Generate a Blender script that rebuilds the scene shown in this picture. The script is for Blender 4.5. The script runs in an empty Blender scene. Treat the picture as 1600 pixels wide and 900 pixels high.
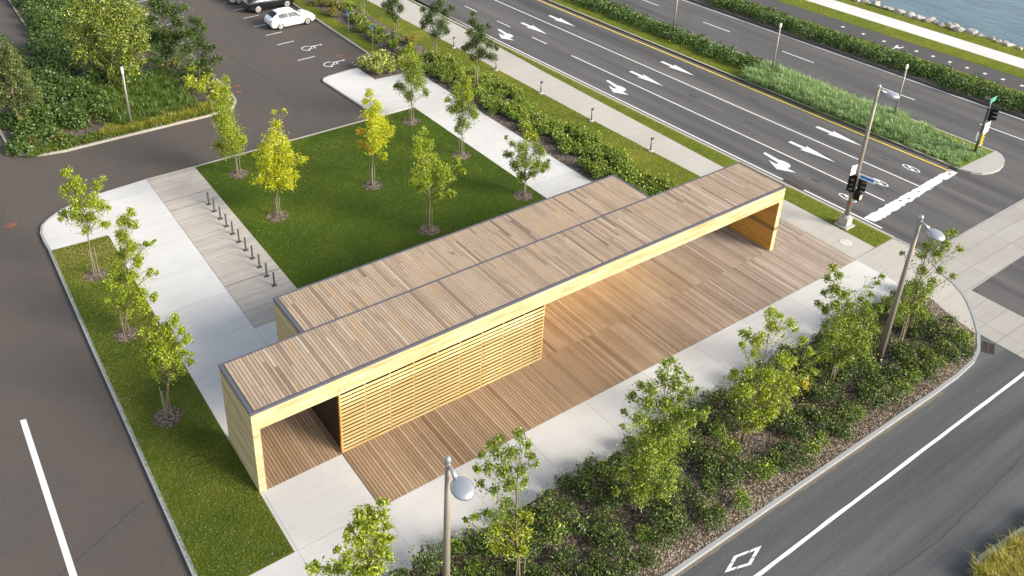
import bpy, math, random
import numpy as np
from mathutils import Matrix, Vector
R = math.radians
SC = bpy.context.scene
COL = SC.collection
LAY = [{"key":"T1","base":[8.62,23.54],"blobs":[[-0.15,-0.03,6.43,0.3,"n"],[-0.26,0.05,5.81,0.45,"n"],[-0.21,0.33,4.93,0.57,"n"],[-0.48,-0.31,4.33,0.77,"n"],[-0.32,0.17,3.01,0.85,"n"],[-0.24,-0.45,2.25,0.7,"n"],[-0.7,0.77,1.84,0.47,"n"],[0.42,-0.23,2.54,0.39,"n"],[-0.5,0.71,1.27,0.35,"n"],[-0.81,0.41,3.91,0.27,"n"],[0.54,-0.26,2.3,0.23,"n"]]},{"key":"T2","base":[8.67,17.72],"blobs":[[0.24,-0.22,6.69,0.21,"n"],[0.67,-0.6,6.85,0.14,"n"],[0.33,-0.19,5.88,0.38,"n"],[0.01,-0.64,5.38,0.6,"n"],[-0.33,0.04,4.5,0.39,"n"],[0.74,-0.15,4.56,0.46,"n"],[-0.01,0.03,3.89,0.75,"n"],[0.65,-0.65,4.0,0.6,"n"],[-0.18,1.2,2.77,0.46,"n"],[0.23,-0.13,2.95,0.86,"n"],[1.2,-1.1,3.85,0.25,"n"],[1.6,-1.0,3.81,0.14,"n"],[-0.78,0.27,2.58,0.4,"n"],[-0.19,-0.06,2.22,0.51,"n"],[0.51,-0.52,2.43,0.5,"n"],[1.28,0.14,2.33,0.32,"n"],[-0.8,0.55,4.0,0.18,"n"],[1.09,-0.65,2.65,0.18,"n"]]},{"key":"T3","base":[14.95,17.81],"blobs":[[0.06,0.05,6.19,0.3,"n"],[-0.07,0.32,5.5,0.33,"n"],[0.3,-0.23,5.42,0.48,"n"],[-0.03,-0.19,4.87,0.64,"n"],[0.84,0.26,4.03,0.56,"n"],[-0.01,-0.48,3.94,0.79,"n"],[-0.55,0.25,3.86,0.34,"o"],[0.9,-0.39,3.65,0.49,"n"],[-0.18,0.87,2.53,0.34,"o"],[0.19,-0.45,3.01,0.65,"n"],[0.69,-1.28,4.17,0.26,"n"],[0.71,-0.26,2.0,0.27,"n"],[-0.07,-0.12,2.65,0.34,"o"],[-0.09,0.01,6.12,0.22,"n"]]},{"key":"T4","base":[15.21,11.77],"blobs":[[-0.24,0.26,6.22,0.27,"n"],[-0.43,0.34,5.66,0.44,"n"],[-0.06,0.1,5.35,0.38,"n"],[-0.56,0.15,5.01,0.48,"n"],[0.33,0.45,4.21,0.41,"n"],[0.76,0.27,3.68,0.52,"n"],[-0.31,0.23,3.91,0.59,"n"],[0.72,-0.72,3.85,0.45,"n"],[1.44,-0.59,4.29,0.28,"n"],[1.67,-0.88,3.83,0.21,"n"],[-0.9,0.07,3.37,0.31,"n"],[-0.19,-0.11,3.24,0.45,"n"],[0.8,0.0,2.87,0.38,"n"],[-0.92,0.57,3.17,0.17,"n"],[-0.54,0.2,2.87,0.28,"n"],[1.04,-0.59,2.47,0.28,"n"],[0.55,-0.39,2.33,0.25,"n"]]},{"key":"T5","base":[21.54,23.99],"blobs":[[-0.07,0.04,5.63,0.3,"y"],[-0.02,-0.28,5.0,0.47,"y"],[-0.08,0.72,4.1,0.47,"y"],[0.31,-0.14,4.08,0.56,"n"],[-0.23,-0.18,3.52,0.74,"n"],[-0.37,0.62,2.54,0.48,"n"],[0.51,-0.22,2.89,0.65,"n"],[0.82,-0.55,2.22,0.35,"n"],[-0.72,0.88,2.52,0.22,"n"],[0.27,0.67,1.73,0.57,"n"],[0.37,-0.04,3.71,0.43,"y"]]},{"key":"T6","base":[21.69,18.05],"blobs":[[0.05,0.18,5.83,0.32,"y"],[0.3,0.09,5.11,0.44,"y"],[-0.42,-0.06,4.6,0.52,"n"],[0.16,-0.28,4.32,0.6,"y"],[0.04,0.23,3.48,0.69,"n"],[0.25,-0.74,3.38,0.49,"n"],[-0.52,0.26,3.39,0.44,"n"],[0.2,0.29,2.28,0.57,"n"],[0.94,-0.28,2.69,0.24,"n"],[-0.1,0.26,1.78,0.33,"n"],[-1.05,0.07,4.27,0.24,"n"]]},{"key":"T7","base":[21.98,11.87],"blobs":[[0.14,0.35,5.29,0.22,"y"],[0.05,0.07,4.73,0.29,"y"],[0.15,0.26,3.91,0.41,"y"],[0.49,-0.1,3.85,0.33,"y"],[-0.56,-0.42,3.66,0.49,"n"],[0.2,-0.8,3.4,0.49,"n"],[-0.99,0.1,3.76,0.26,"n"],[-0.37,1.14,2.47,0.34,"n"],[-0.24,-0.22,2.63,0.64,"n"],[-0.55,0.26,2.16,0.41,"n"],[0.47,-0.44,2.3,0.49,"n"],[1.12,-0.49,2.01,0.34,"n"],[-0.9,0.84,3.82,0.15,"n"],[-0.09,0.18,1.44,0.42,"n"],[0.06,-0.62,1.87,0.27,"n"],[0.13,-1.45,2.34,0.23,"n"],[1.19,-0.73,2.44,0.15,"n"]]},{"key":"T8","base":[-1.54,17.57],"blobs":[[-0.3,0.24,6.07,0.28,"n"],[-0.16,0.31,5.56,0.41,"n"],[-0.59,0.36,5.09,0.28,"n"],[0.07,-0.15,5.24,0.41,"n"],[0.77,-0.45,5.35,0.28,"n"],[1.08,-0.99,5.88,0.19,"n"],[-0.21,-0.28,4.67,0.47,"n"],[0.31,-0.62,4.67,0.47,"n"],[0.83,-0.44,4.22,0.35,"n"],[-0.7,1.31,3.25,0.29,"n"],[-0.2,0.44,3.43,0.45,"n"],[0.42,0.18,3.21,0.42,"n"],[0.86,-0.48,3.1,0.29,"n"],[0.01,0.1,2.78,0.29,"n"],[-1.0,0.5,3.49,0.19,"n"],[1.09,-0.85,4.16,0.19,"n"]]},{"key":"T9","base":[-1.6,12.02],"blobs":[[0.94,-1.03,6.98,0.25,"n"],[0.72,-0.68,6.31,0.37,"n"],[1.11,-0.96,6.33,0.23,"n"],[0.6,-0.07,5.34,0.4,"n"],[0.88,-0.33,4.87,0.43,"n"],[0.48,0.12,4.23,0.43,"n"],[1.56,-0.43,4.85,0.2,"n"],[1.67,-1.25,5.35,0.14,"n"],[1.06,-0.3,4.09,0.37,"n"],[1.52,-0.26,3.17,0.23,"n"],[1.62,-1.1,3.64,0.12,"n"],[0.24,0.26,3.36,0.43,"n"],[0.62,-0.49,3.49,0.38,"n"],[-0.25,-0.45,3.28,0.26,"n"],[0.28,-0.15,2.51,0.44,"n"],[0.69,-0.78,2.57,0.38,"n"],[1.34,-0.86,2.17,0.27,"n"],[-0.43,0.12,2.1,0.21,"n"],[0.06,0.08,1.62,0.27,"n"],[0.76,-1.33,2.17,0.33,"n"],[0.36,0.54,0.73,0.21,"n"]]},{"key":"T10","base":[-1.67,5.76],"blobs":[[0.24,-0.0,5.04,0.2,"n"],[0.83,-0.6,5.19,0.28,"n"],[0.98,-0.77,4.76,0.23,"n"],[0.47,-0.32,4.68,0.35,"n"],[0.05,0.05,4.45,0.28,"n"],[-0.27,0.23,4.47,0.23,"n"],[0.64,-0.31,3.95,0.38,"n"],[0.07,-0.61,4.26,0.38,"n"],[0.99,-1.0,4.44,0.23,"n"],[-0.21,0.52,3.41,0.28,"n"],[0.9,-0.54,3.49,0.23,"n"],[0.27,-0.62,3.52,0.39,"n"],[-0.18,-0.12,3.21,0.23,"n"],[0.64,-0.85,3.35,0.21,"n"],[1.12,-1.05,3.6,0.13,"n"],[1.18,-0.46,2.8,0.18,"n"],[-0.45,0.24,3.23,0.18,"n"],[-0.15,0.42,2.18,0.18,"n"],[0.79,-0.48,2.5,0.18,"n"],[0.34,-0.66,2.58,0.13,"n"]]},{"key":"T11","base":[-0.3,-8.7],"blobs":[[0.61,-0.49,8.29,0.15,"n"],[0.5,-0.06,7.69,0.15,"n"],[0.14,-0.19,7.93,0.17,"n"],[0.63,-0.55,7.85,0.14,"n"],[0.15,0.05,7.31,0.19,"n"],[0.46,-0.3,7.53,0.23,"n"],[0.74,-0.5,7.22,0.14,"y"],[0.01,0.17,7.02,0.14,"n"],[0.22,-0.36,7.3,0.26,"n"],[0.64,-0.31,6.7,0.23,"y"],[-0.32,-0.09,7.19,0.12,"n"],[-0.08,-0.36,7.0,0.25,"n"],[0.71,-0.72,6.96,0.14,"y"],[0.63,-0.09,5.95,0.27,"y"],[0.18,-0.16,5.95,0.3,"y"],[-0.36,-0.29,6.6,0.2,"n"],[0.69,-0.79,6.4,0.14,"n"],[-0.26,0.61,5.15,0.23,"n"],[-0.83,0.85,5.3,0.14,"n"],[-1.18,0.49,5.82,0.13,"n"],[-0.48,1.01,4.72,0.16,"n"],[-0.0,-0.1,5.48,0.31,"y"],[0.35,-0.58,5.89,0.25,"n"],[-0.47,0.28,6.28,0.12,"n"],[0.34,0.03,4.52,0.33,"n"],[-0.06,0.49,4.02,0.33,"n"],[0.73,-0.21,4.36,0.22,"n"]]},{"key":"T12","base":[5.9,-8.57],"blobs":[[-1.01,0.63,6.68,0.16,"n"],[-0.83,0.49,6.88,0.16,"n"],[-0.37,0.07,7.2,0.18,"n"],[-0.05,0.03,6.74,0.16,"n"],[0.02,-0.09,6.17,0.14,"n"],[-1.25,0.88,6.19,0.12,"n"],[-1.48,0.62,6.0,0.16,"n"],[-0.89,0.54,6.28,0.18,"n"],[-0.5,0.23,6.32,0.24,"n"],[-1.19,0.44,5.99,0.18,"n"],[-0.77,0.17,5.85,0.26,"n"],[-0.28,-0.11,5.81,0.18,"n"],[-0.02,-0.34,6.14,0.1,"n"],[-1.16,0.95,4.79,0.14,"n"],[-0.88,0.62,4.64,0.16,"n"],[-0.6,0.02,5.18,0.25,"n"],[0.03,0.13,4.83,0.14,"n"],[-0.49,0.41,4.0,0.23,"n"],[-0.83,0.97,3.22,0.15,"n"],[-1.41,0.9,3.52,0.15,"n"],[-1.61,1.03,3.22,0.11,"n"],[-0.79,0.34,3.59,0.25,"n"],[-0.16,0.14,3.61,0.19,"n"],[-0.25,0.3,2.74,0.27,"y"],[-0.73,0.54,2.82,0.21,"y"],[0.14,-0.17,3.42,0.17,"y"],[0.22,0.01,2.42,0.19,"y"],[-0.27,0.21,1.92,0.3,"y"],[-0.61,0.48,1.87,0.21,"y"],[-0.07,-0.21,2.07,0.19,"y"]]},{"key":"T13","base":[11.46,-8.63],"blobs":[[0.31,-0.17,7.4,0.15,"n"],[-0.03,-0.16,7.36,0.13,"n"],[0.41,-0.43,7.06,0.15,"n"],[0.84,-0.54,6.65,0.15,"n"],[0.35,0.14,6.38,0.26,"n"],[0.61,-0.24,6.25,0.28,"n"],[0.89,-0.6,6.04,0.18,"n"],[-0.19,0.05,6.28,0.24,"n"],[1.45,-0.55,5.83,0.09,"n"],[-0.35,0.48,6.17,0.15,"n"],[-0.29,0.73,5.36,0.18,"n"],[-0.22,0.07,5.61,0.31,"n"],[0.36,-0.16,5.44,0.36,"n"],[0.65,-0.58,5.77,0.18,"n"],[0.65,-0.56,5.01,0.25,"n"],[0.92,-0.98,5.36,0.16,"n"],[-0.92,0.52,5.12,0.13,"n"],[-1.45,0.07,5.19,0.11,"n"],[-0.7,-0.04,5.16,0.27,"n"],[0.25,0.01,4.3,0.43,"n"],[0.34,-0.62,4.63,0.34,"n"],[1.3,-0.65,4.43,0.2,"n"],[1.08,-1.27,5.37,0.18,"n"],[1.42,-1.11,5.35,0.13,"n"],[-0.44,0.46,3.52,0.14,"n"],[-0.25,-0.26,3.73,0.44,"n"],[0.41,-0.57,3.63,0.39,"n"],[1.68,-0.11,2.82,0.21,"n"],[-0.56,0.1,2.97,0.25,"n"],[-0.06,-0.24,2.67,0.49,"n"],[0.56,-0.61,2.47,0.4,"n"],[-0.07,0.06,1.57,0.4,"n"],[-0.62,0.41,2.08,0.21,"n"],[-0.65,0.84,1.86,0.14,"n"],[0.75,-0.19,0.97,0.4,"n"],[0.79,-0.69,1.59,0.21,"n"],[-0.83,0.42,1.37,0.17,"n"],[-0.39,-0.29,1.35,0.26,"n"]]},{"key":"T14","base":[17.53,-8.37],"blobs":[[-0.16,-0.19,6.79,0.22,"n"],[0.26,-0.32,6.64,0.14,"n"],[0.37,-0.1,5.89,0.27,"n"],[0.75,-0.48,6.13,0.19,"n"],[1.05,-0.55,5.74,0.15,"n"],[-0.47,0.5,5.54,0.22,"n"],[-0.32,0.14,5.41,0.27,"n"],[0.14,0.93,4.32,0.17,"n"],[-0.28,-0.07,5.69,0.17,"n"],[-0.51,0.04,4.94,0.2,"n"],[1.09,-0.94,5.53,0.17,"n"],[1.99,-0.8,4.47,0.17,"n"],[1.07,-0.79,4.32,0.2,"n"],[0.51,-0.7,4.68,0.27,"n"],[-0.49,0.54,3.44,0.18,"n"],[-0.43,0.83,3.02,0.15,"n"],[-0.29,0.14,3.8,0.2,"n"],[0.3,-0.32,3.7,0.33,"n"],[1.37,-0.42,2.91,0.35,"n"],[1.86,-0.8,2.96,0.2,"y"],[2.18,-1.03,3.47,0.13,"n"],[-0.49,-0.02,3.05,0.3,"n"],[0.43,-0.16,2.51,0.36,"n"],[1.01,-0.52,2.32,0.33,"n"],[0.71,-1.3,3.27,0.23,"n"],[-0.07,0.61,1.99,0.2,"n"],[0.27,-0.14,1.72,0.36,"n"],[0.67,-0.61,1.73,0.28,"n"],[2.09,-0.38,1.24,0.2,"n"],[-0.09,0.13,1.35,0.23,"n"],[0.21,-0.47,1.17,0.23,"n"],[0.03,-0.05,0.81,0.18,"n"],[2.08,-1.14,4.26,0.1,"y"],[1.97,-0.96,2.92,0.15,"o"]]},{"key":"T15","base":[23.49,-8.34],"blobs":[[-1.03,0.69,6.29,0.18,"n"],[-0.87,0.45,6.05,0.19,"n"],[-1.15,0.66,5.87,0.16,"n"],[-1.03,0.36,5.52,0.29,"n"],[-0.72,0.06,5.26,0.27,"n"],[-1.06,0.71,5.15,0.16,"n"],[-1.37,0.73,4.6,0.16,"n"],[-0.87,0.61,4.13,0.22,"n"],[-0.86,0.25,4.53,0.27,"n"],[-0.43,-0.06,4.55,0.22,"n"],[0.19,-0.2,4.72,0.13,"n"],[0.4,-0.41,5.09,0.16,"n"],[0.78,-0.34,5.55,0.13,"n"],[0.6,-0.55,6.08,0.13,"n"],[0.57,-0.31,4.45,0.22,"n"],[-0.78,0.51,3.47,0.19,"n"],[-0.76,-0.01,3.82,0.35,"n"],[0.46,-0.02,3.46,0.38,"n"],[0.77,-0.45,3.96,0.27,"n"],[0.29,-1.02,4.72,0.16,"n"],[0.23,0.08,2.62,0.41,"n"],[0.91,-0.25,2.54,0.41,"n"],[-0.66,0.13,2.82,0.33,"n"],[1.56,-0.39,2.7,0.22,"n"],[0.35,-0.18,1.86,0.36,"n"],[0.45,-0.75,2.41,0.3,"n"],[-0.32,0.44,1.73,0.31,"n"],[-0.07,-0.09,1.46,0.25,"n"]]},{"key":"T16","base":[28.51,-8.45],"blobs":[[-0.33,0.01,6.63,0.14,"n"],[-0.25,-0.17,6.31,0.2,"n"],[-0.03,0.06,5.59,0.23,"n"],[0.3,-0.32,6.19,0.17,"n"],[0.81,-0.45,6.25,0.2,"n"],[1.26,-0.7,5.45,0.17,"n"],[0.56,-0.46,5.67,0.23,"n"],[0.17,-0.32,5.4,0.26,"n"],[0.43,0.4,4.7,0.2,"n"],[-0.34,0.9,4.87,0.11,"n"],[-0.43,0.41,5.54,0.11,"n"],[-0.05,-0.1,4.49,0.26,"n"],[0.27,-0.56,4.64,0.2,"n"],[1.08,-0.87,4.16,0.14,"n"],[1.04,-0.07,3.32,0.26,"n"],[0.18,0.06,3.42,0.26,"n"],[-0.37,0.14,3.23,0.26,"n"],[-0.05,-0.43,3.28,0.23,"n"],[0.18,-0.06,2.4,0.35,"n"],[-0.63,0.09,2.47,0.32,"n"],[0.58,-0.38,3.17,0.17,"n"],[0.73,-0.22,1.72,0.27,"n"],[0.06,0.36,1.25,0.24,"n"],[-0.72,0.54,2.57,0.23,"n"]]},{"key":"T20","base":[28.68,31.98],"blobs":[[0.37,-0.31,5.12,0.45,"n"],[0.01,0.04,4.46,0.65,"n"],[0.97,0.13,3.98,0.45,"n"],[-0.35,0.4,3.62,0.65,"n"],[0.13,-0.7,3.45,0.65,"n"],[1.14,-0.5,4.56,0.3,"n"],[-0.79,0.65,3.21,0.4,"n"],[0.56,0.88,2.11,0.56,"n"],[0.65,-0.64,2.8,0.35,"n"],[-0.85,0.55,4.46,0.35,"n"]]},{"key":"T21","base":[28.63,26.14],"blobs":[[-0.34,0.17,5.9,0.28,"n"],[-0.34,0.3,5.22,0.42,"n"],[-0.11,-0.19,4.84,0.51,"n"],[-0.8,-0.13,4.71,0.42,"n"],[-0.12,-0.79,4.29,0.52,"n"],[-0.22,0.09,3.78,0.61,"n"],[0.62,-0.51,5.04,0.23,"n"],[-0.78,0.27,3.48,0.42,"n"],[0.68,0.5,2.69,0.61,"n"],[1.03,-0.34,2.49,0.43,"n"],[-0.01,0.5,2.32,0.38,"n"],[0.99,-0.9,3.35,0.24,"n"],[-0.78,0.66,3.2,0.28,"n"],[0.66,-0.54,3.55,0.38,"n"]]},{"key":"T19","base":[28.36,37.45],"blobs":[[-0.08,0.03,4.39,0.53,"n"],[-0.09,0.25,3.67,0.63,"n"],[-0.42,0.44,3.23,0.58,"n"],[0.29,-0.12,3.04,0.48,"n"],[-0.39,0.3,2.6,0.48,"n"],[-0.99,0.3,3.38,0.37,"n"],[-0.14,-0.09,2.22,0.43,"n"]]},{"key":"T18","base":[28.55,43.59],"blobs":[[-0.12,0.11,5.39,0.5,"n"],[0.12,-0.11,4.83,0.67,"n"],[-0.32,0.06,4.17,0.73,"n"],[0.32,-0.15,3.77,0.67,"n"],[-0.17,-0.07,3.25,0.56,"n"],[0.36,-0.37,3.13,0.45,"n"]]},{"key":"T17","base":[28.31,48.84],"blobs":[[-0.04,0.1,5.58,0.52,"n"],[0.19,-0.16,5.02,0.7,"n"],[-0.11,0.36,4.22,0.76,"n"],[0.39,-0.16,3.91,0.7,"n"],[-0.0,0.16,3.29,0.59,"n"],[0.55,-0.15,3.16,0.47,"n"]]},{"key":"P1","base":[5.77,40.35],"blobs":[[-0.29,-0.73,7.78,1.08,"n"],[1.39,-0.97,7.69,1.08,"n"],[-1.66,-0.24,6.63,0.96,"n"],[-0.27,-0.31,5.91,1.19,"n"],[1.34,-1.02,6.06,1.19,"n"],[2.6,-0.41,5.64,0.64,"n"],[-2.04,1.34,4.78,0.78,"n"],[-0.67,2.18,3.73,1.11,"n"],[0.43,-0.85,4.25,1.2,"n"],[1.9,-1.34,4.35,0.78,"n"],[-1.51,1.12,3.01,0.84,"n"],[-0.06,1.03,2.22,0.93,"n"],[1.11,-0.8,2.6,0.84,"n"],[2.04,-2.03,3.57,0.42,"n"],[0.32,-0.56,1.58,0.8,"n"],[1.09,-2.21,2.2,0.52,"n"],[2.34,-0.25,1.88,0.37,"n"],[0.49,-0.01,8.75,0.98,"n"],[1.58,-0.88,8.8,0.8,"n"]]},{"key":"P2","base":[9.8,40.6],"blobs":[[-0.01,0.13,5.63,0.85,"n"],[-0.61,0.14,4.74,0.52,"n"],[0.67,-0.64,5.48,0.66,"n"],[1.09,-0.37,4.32,0.62,"n"],[0.01,-0.37,3.52,0.72,"n"],[1.43,-1.33,5.69,0.43,"n"],[0.84,0.15,2.92,0.77,"n"],[-0.37,0.96,2.9,0.63,"n"],[0.18,0.01,2.07,0.63,"n"],[0.3,-0.11,6.72,0.7,"n"],[1.31,-0.8,3.39,0.48,"n"]]},{"key":"P3","base":[11.2,37.46],"blobs":[[0.13,0.18,5.29,0.32,"n"],[0.4,-0.35,5.15,0.42,"n"],[-0.03,0.06,4.37,0.61,"n"],[0.78,-0.44,4.62,0.33,"n"],[0.45,0.36,3.43,0.65,"n"],[-0.58,0.28,3.17,0.66,"n"],[0.84,-0.46,3.11,0.42,"n"],[1.15,-1.0,3.38,0.23,"n"],[0.25,-0.46,2.23,0.57,"n"],[1.04,-1.0,2.4,0.38,"n"],[1.52,-0.99,2.24,0.24,"n"],[0.75,-0.11,1.22,0.33,"n"]]}]

# ------------------------------------------------------------------ mesh building
class MB:
    """collects faces with a per-face tone (0..1) and material slot, then becomes ONE mesh object"""
    def __init__(s):
        s.V = []; s.n = 0; s.F = []; s.T = []; s.M = []
    def add(s, verts, faces, tone=0.5, mat=0):
        verts = np.asarray(verts, float).reshape(-1, 3)
        for f in faces:
            s.F.append(np.asarray(f, int) + s.n)
        k = len(faces)
        s.T.extend(tone if hasattr(tone, '__len__') else [tone] * k)
        s.M.extend(mat if hasattr(mat, '__len__') else [mat] * k)
        s.V.append(verts); s.n += len(verts)
        return s
    def box(s, x0, x1, y0, y1, z0, z1, tone=0.5, mat=0):
        v = [(x0,y0,z0),(x1,y0,z0),(x1,y1,z0),(x0,y1,z0),(x0,y0,z1),(x1,y0,z1),(x1,y1,z1),(x0,y1,z1)]
        return s.add(v, [(0,3,2,1),(4,5,6,7),(0,1,5,4),(1,2,6,5),(2,3,7,6),(3,0,4,7)], tone, mat)
    def obox(s, c, size, rot=(0,0,0), tone=0.5, mat=0):
        from mathutils import Euler
        m = Euler(rot).to_matrix()
        hx, hy, hz = [q/2 for q in size]
        v = [(-hx,-hy,-hz),(hx,-hy,-hz),(hx,hy,-hz),(-hx,hy,-hz),(-hx,-hy,hz),(hx,-hy,hz),(hx,hy,hz),(-hx,hy,hz)]
        v = [tuple(m @ Vector(p) + Vector(c)) for p in v]
        return s.add(v, [(0,3,2,1),(4,5,6,7),(0,1,5,4),(1,2,6,5),(2,3,7,6),(3,0,4,7)], tone, mat)
    def prism(s, poly, z0, z1, tone=0.5, mat=0):
        a = sum(poly[i][0]*poly[(i+1)%len(poly)][1]-poly[(i+1)%len(poly)][0]*poly[i][1] for i in range(len(poly)))
        if a < 0: poly = poly[::-1]
        n = len(poly)
        v = [(x,y,z0) for x,y in poly] + [(x,y,z1) for x,y in poly]
        f = [tuple(range(n,2*n))] + [(i,(i+1)%n,(i+1)%n+n,i+n) for i in range(n)]
        return s.add(v, f, tone, mat)
    def sheet(s, poly, z, tone=0.5, mat=0):
        a = sum(poly[i][0]*poly[(i+1)%len(poly)][1]-poly[(i+1)%len(poly)][0]*poly[i][1] for i in range(len(poly)))
        if a < 0: poly = poly[::-1]
        return s.add([(x,y,z) for x,y in poly], [tuple(range(len(poly)))], tone, mat)
    def ribbon(s, pts, w0, w1, z0, z1, tone=0.5, mat=0):
        """band beside a polyline, from w0 to w1 metres to its left"""
        P = np.array(pts, float); n = len(P)
        d = np.zeros_like(P)
        for i in range(n):
            a = P[max(i-1,0)]; b = P[min(i+1,n-1)]
            t = b - a; t /= np.linalg.norm(t); d[i] = (-t[1], t[0])
        A = P + d*w0; B = P + d*w1
        v = [(x,y,z1) for x,y in A]+[(x,y,z1) for x,y in B]+[(x,y,z0) for x,y in A]+[(x,y,z0) for x,y in B]
        f = []
        for i in range(n-1):
            f += [(i,i+1,n+i+1,n+i),(2*n+i,2*n+i+1,i+1,i),(n+i,n+i+1,3*n+i+1,3*n+i)]
        f += [(0,n,3*n,2*n),(n-1,3*n-1,4*n-1,2*n-1)]
        return s.add(v, f, tone, mat)
    def tube(s, pts, rad, n=6, tone=0.5, mat=0, cap=True):
        P = [Vector(p) for p in pts]; m = len(P)
        v = []; f = []
        for i in range(m):
            t = (P[min(i+1,m-1)] - P[max(i-1,0)])
            t = t.normalized() if t.length > 1e-6 else Vector((0,0,1))
            a = Vector((1,0,0)) if abs(t.x) < .8 else Vector((0,1,0))
            u = t.cross(a).normalized(); w = t.cross(u)
            for k in range(n):
                an = 2*math.pi*k/n
                v.append(tuple(P[i] + (u*math.cos(an) + w*math.sin(an))*rad[i]))
        for i in range(m-1):
            for k in range(n):
                f.append((i*n+k, i*n+(k+1)%n, (i+1)*n+(k+1)%n, (i+1)*n+k))
        if cap:
            f.append(tuple(range((m-1)*n, m*n))); f.append(tuple(range(n-1,-1,-1)))
        return s.add(v, f, tone, mat)
    def lathe(s, prof, c=(0,0,0), n=20, tone=0.5, mat=0, rx=0.0, ry=0.0, sx=1, sy=1):
        """prof: (radius, height) pairs about z"""
        from mathutils import Euler
        m = Euler((rx, ry, 0)).to_matrix(); v = []; f = []
        for r, z in prof:
            for k in range(n):
                a = 2*math.pi*k/n
                v.append(tuple(m @ Vector((r*math.cos(a)*sx, r*math.sin(a)*sy, z)) + Vector(c)))
        for i in range(len(prof)-1):
            for k in range(n):
                f.append((i*n+k, i*n+(k+1)%n, (i+1)*n+(k+1)%n, (i+1)*n+k))
        f.append(tuple(range((len(prof)-1)*n, len(prof)*n))); f.append(tuple(range(n-1,-1,-1)))
        return s.add(v, f, tone, mat)
    def quads(s, V4, tone, mat=0):
        """V4: (N,4,3) array of loose quads"""
        N = len(V4)
        if N == 0: return s
        f = np.arange(N*4).reshape(N,4) + s.n
        s.F.extend(list(f)); s.T.extend(list(tone)); s.M.extend([mat]*N if np.isscalar(mat) else list(mat))
        s.V.append(V4.reshape(-1,3)); s.n += N*4
        return s
    def mesh(s, name, mats, smooth=False):
        me = bpy.data.meshes.new(name)
        V = np.concatenate(s.V).astype(np.float32)
        cnt = np.array([len(f) for f in s.F], np.int32)
        L = np.concatenate(s.F).astype(np.int32)
        me.vertices.add(len(V)); me.vertices.foreach_set('co', V.ravel())
        me.loops.add(len(L)); me.loops.foreach_set('vertex_index', L)
        me.polygons.add(len(cnt))
        st = np.zeros(len(cnt), np.int32); st[1:] = np.cumsum(cnt)[:-1]
        me.polygons.foreach_set('loop_start', st); me.polygons.foreach_set('loop_total', cnt)
        me.polygons.foreach_set('material_index', np.array(s.M, np.int32))
        me.polygons.foreach_set('use_smooth', np.full(len(cnt), smooth))
        at = me.attributes.new('tone', 'FLOAT', 'FACE')
        at.data.foreach_set('value', np.array(s.T, np.float32))
        me.update(calc_edges=True); me.validate()
        for m in (mats if isinstance(mats, (list, tuple)) else [mats]):
            me.materials.append(m)
        return me

def obj(name, mb, mats, parent=None, loc=None, smooth=False, bevel=0):
    me = mb.mesh(name, mats, smooth) if isinstance(mb, MB) else mb
    o = bpy.data.objects.new(name, me); COL.objects.link(o)
    if parent: o.parent = parent
    if loc: o.location = loc
    if bevel:
        b = o.modifiers.new('bevel', 'BEVEL'); b.width = bevel; b.segments = 2; b.limit_method = 'ANGLE'
    return o
def tag(o, label, cat, group=None, kind=None):
    o['label'] = label; o['category'] = cat
    if group: o['group'] = group
    if kind: o['kind'] = kind
    return o
def thing(name, label, cat, loc=(0,0,0), rz=0, group=None):
    o = bpy.data.objects.new(name, None); COL.objects.link(o)
    o.location = loc; o.rotation_euler = (0,0,rz); o.empty_display_size = .2
    return tag(o, label, cat, group)
def struct(name, mb, mats, label=None, **k):
    o = obj(name, mb, mats, **k); o['kind'] = 'structure'
    if label: o['label'] = label
    return o
def dup(root, loc, rz=0, label=None, group=None, scale=None):
    c = root.copy(); COL.objects.link(c); c.location = loc; c.rotation_euler = (0,0,rz)
    if label: c['label'] = label
    if group: c['group'] = group
    if scale: c.scale = scale
    for ch in list(root.children):
        d = ch.copy(); COL.objects.link(d); d.parent = c
        for g in list(ch.children):
            e = g.copy(); COL.objects.link(e); e.parent = d
    return c

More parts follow.
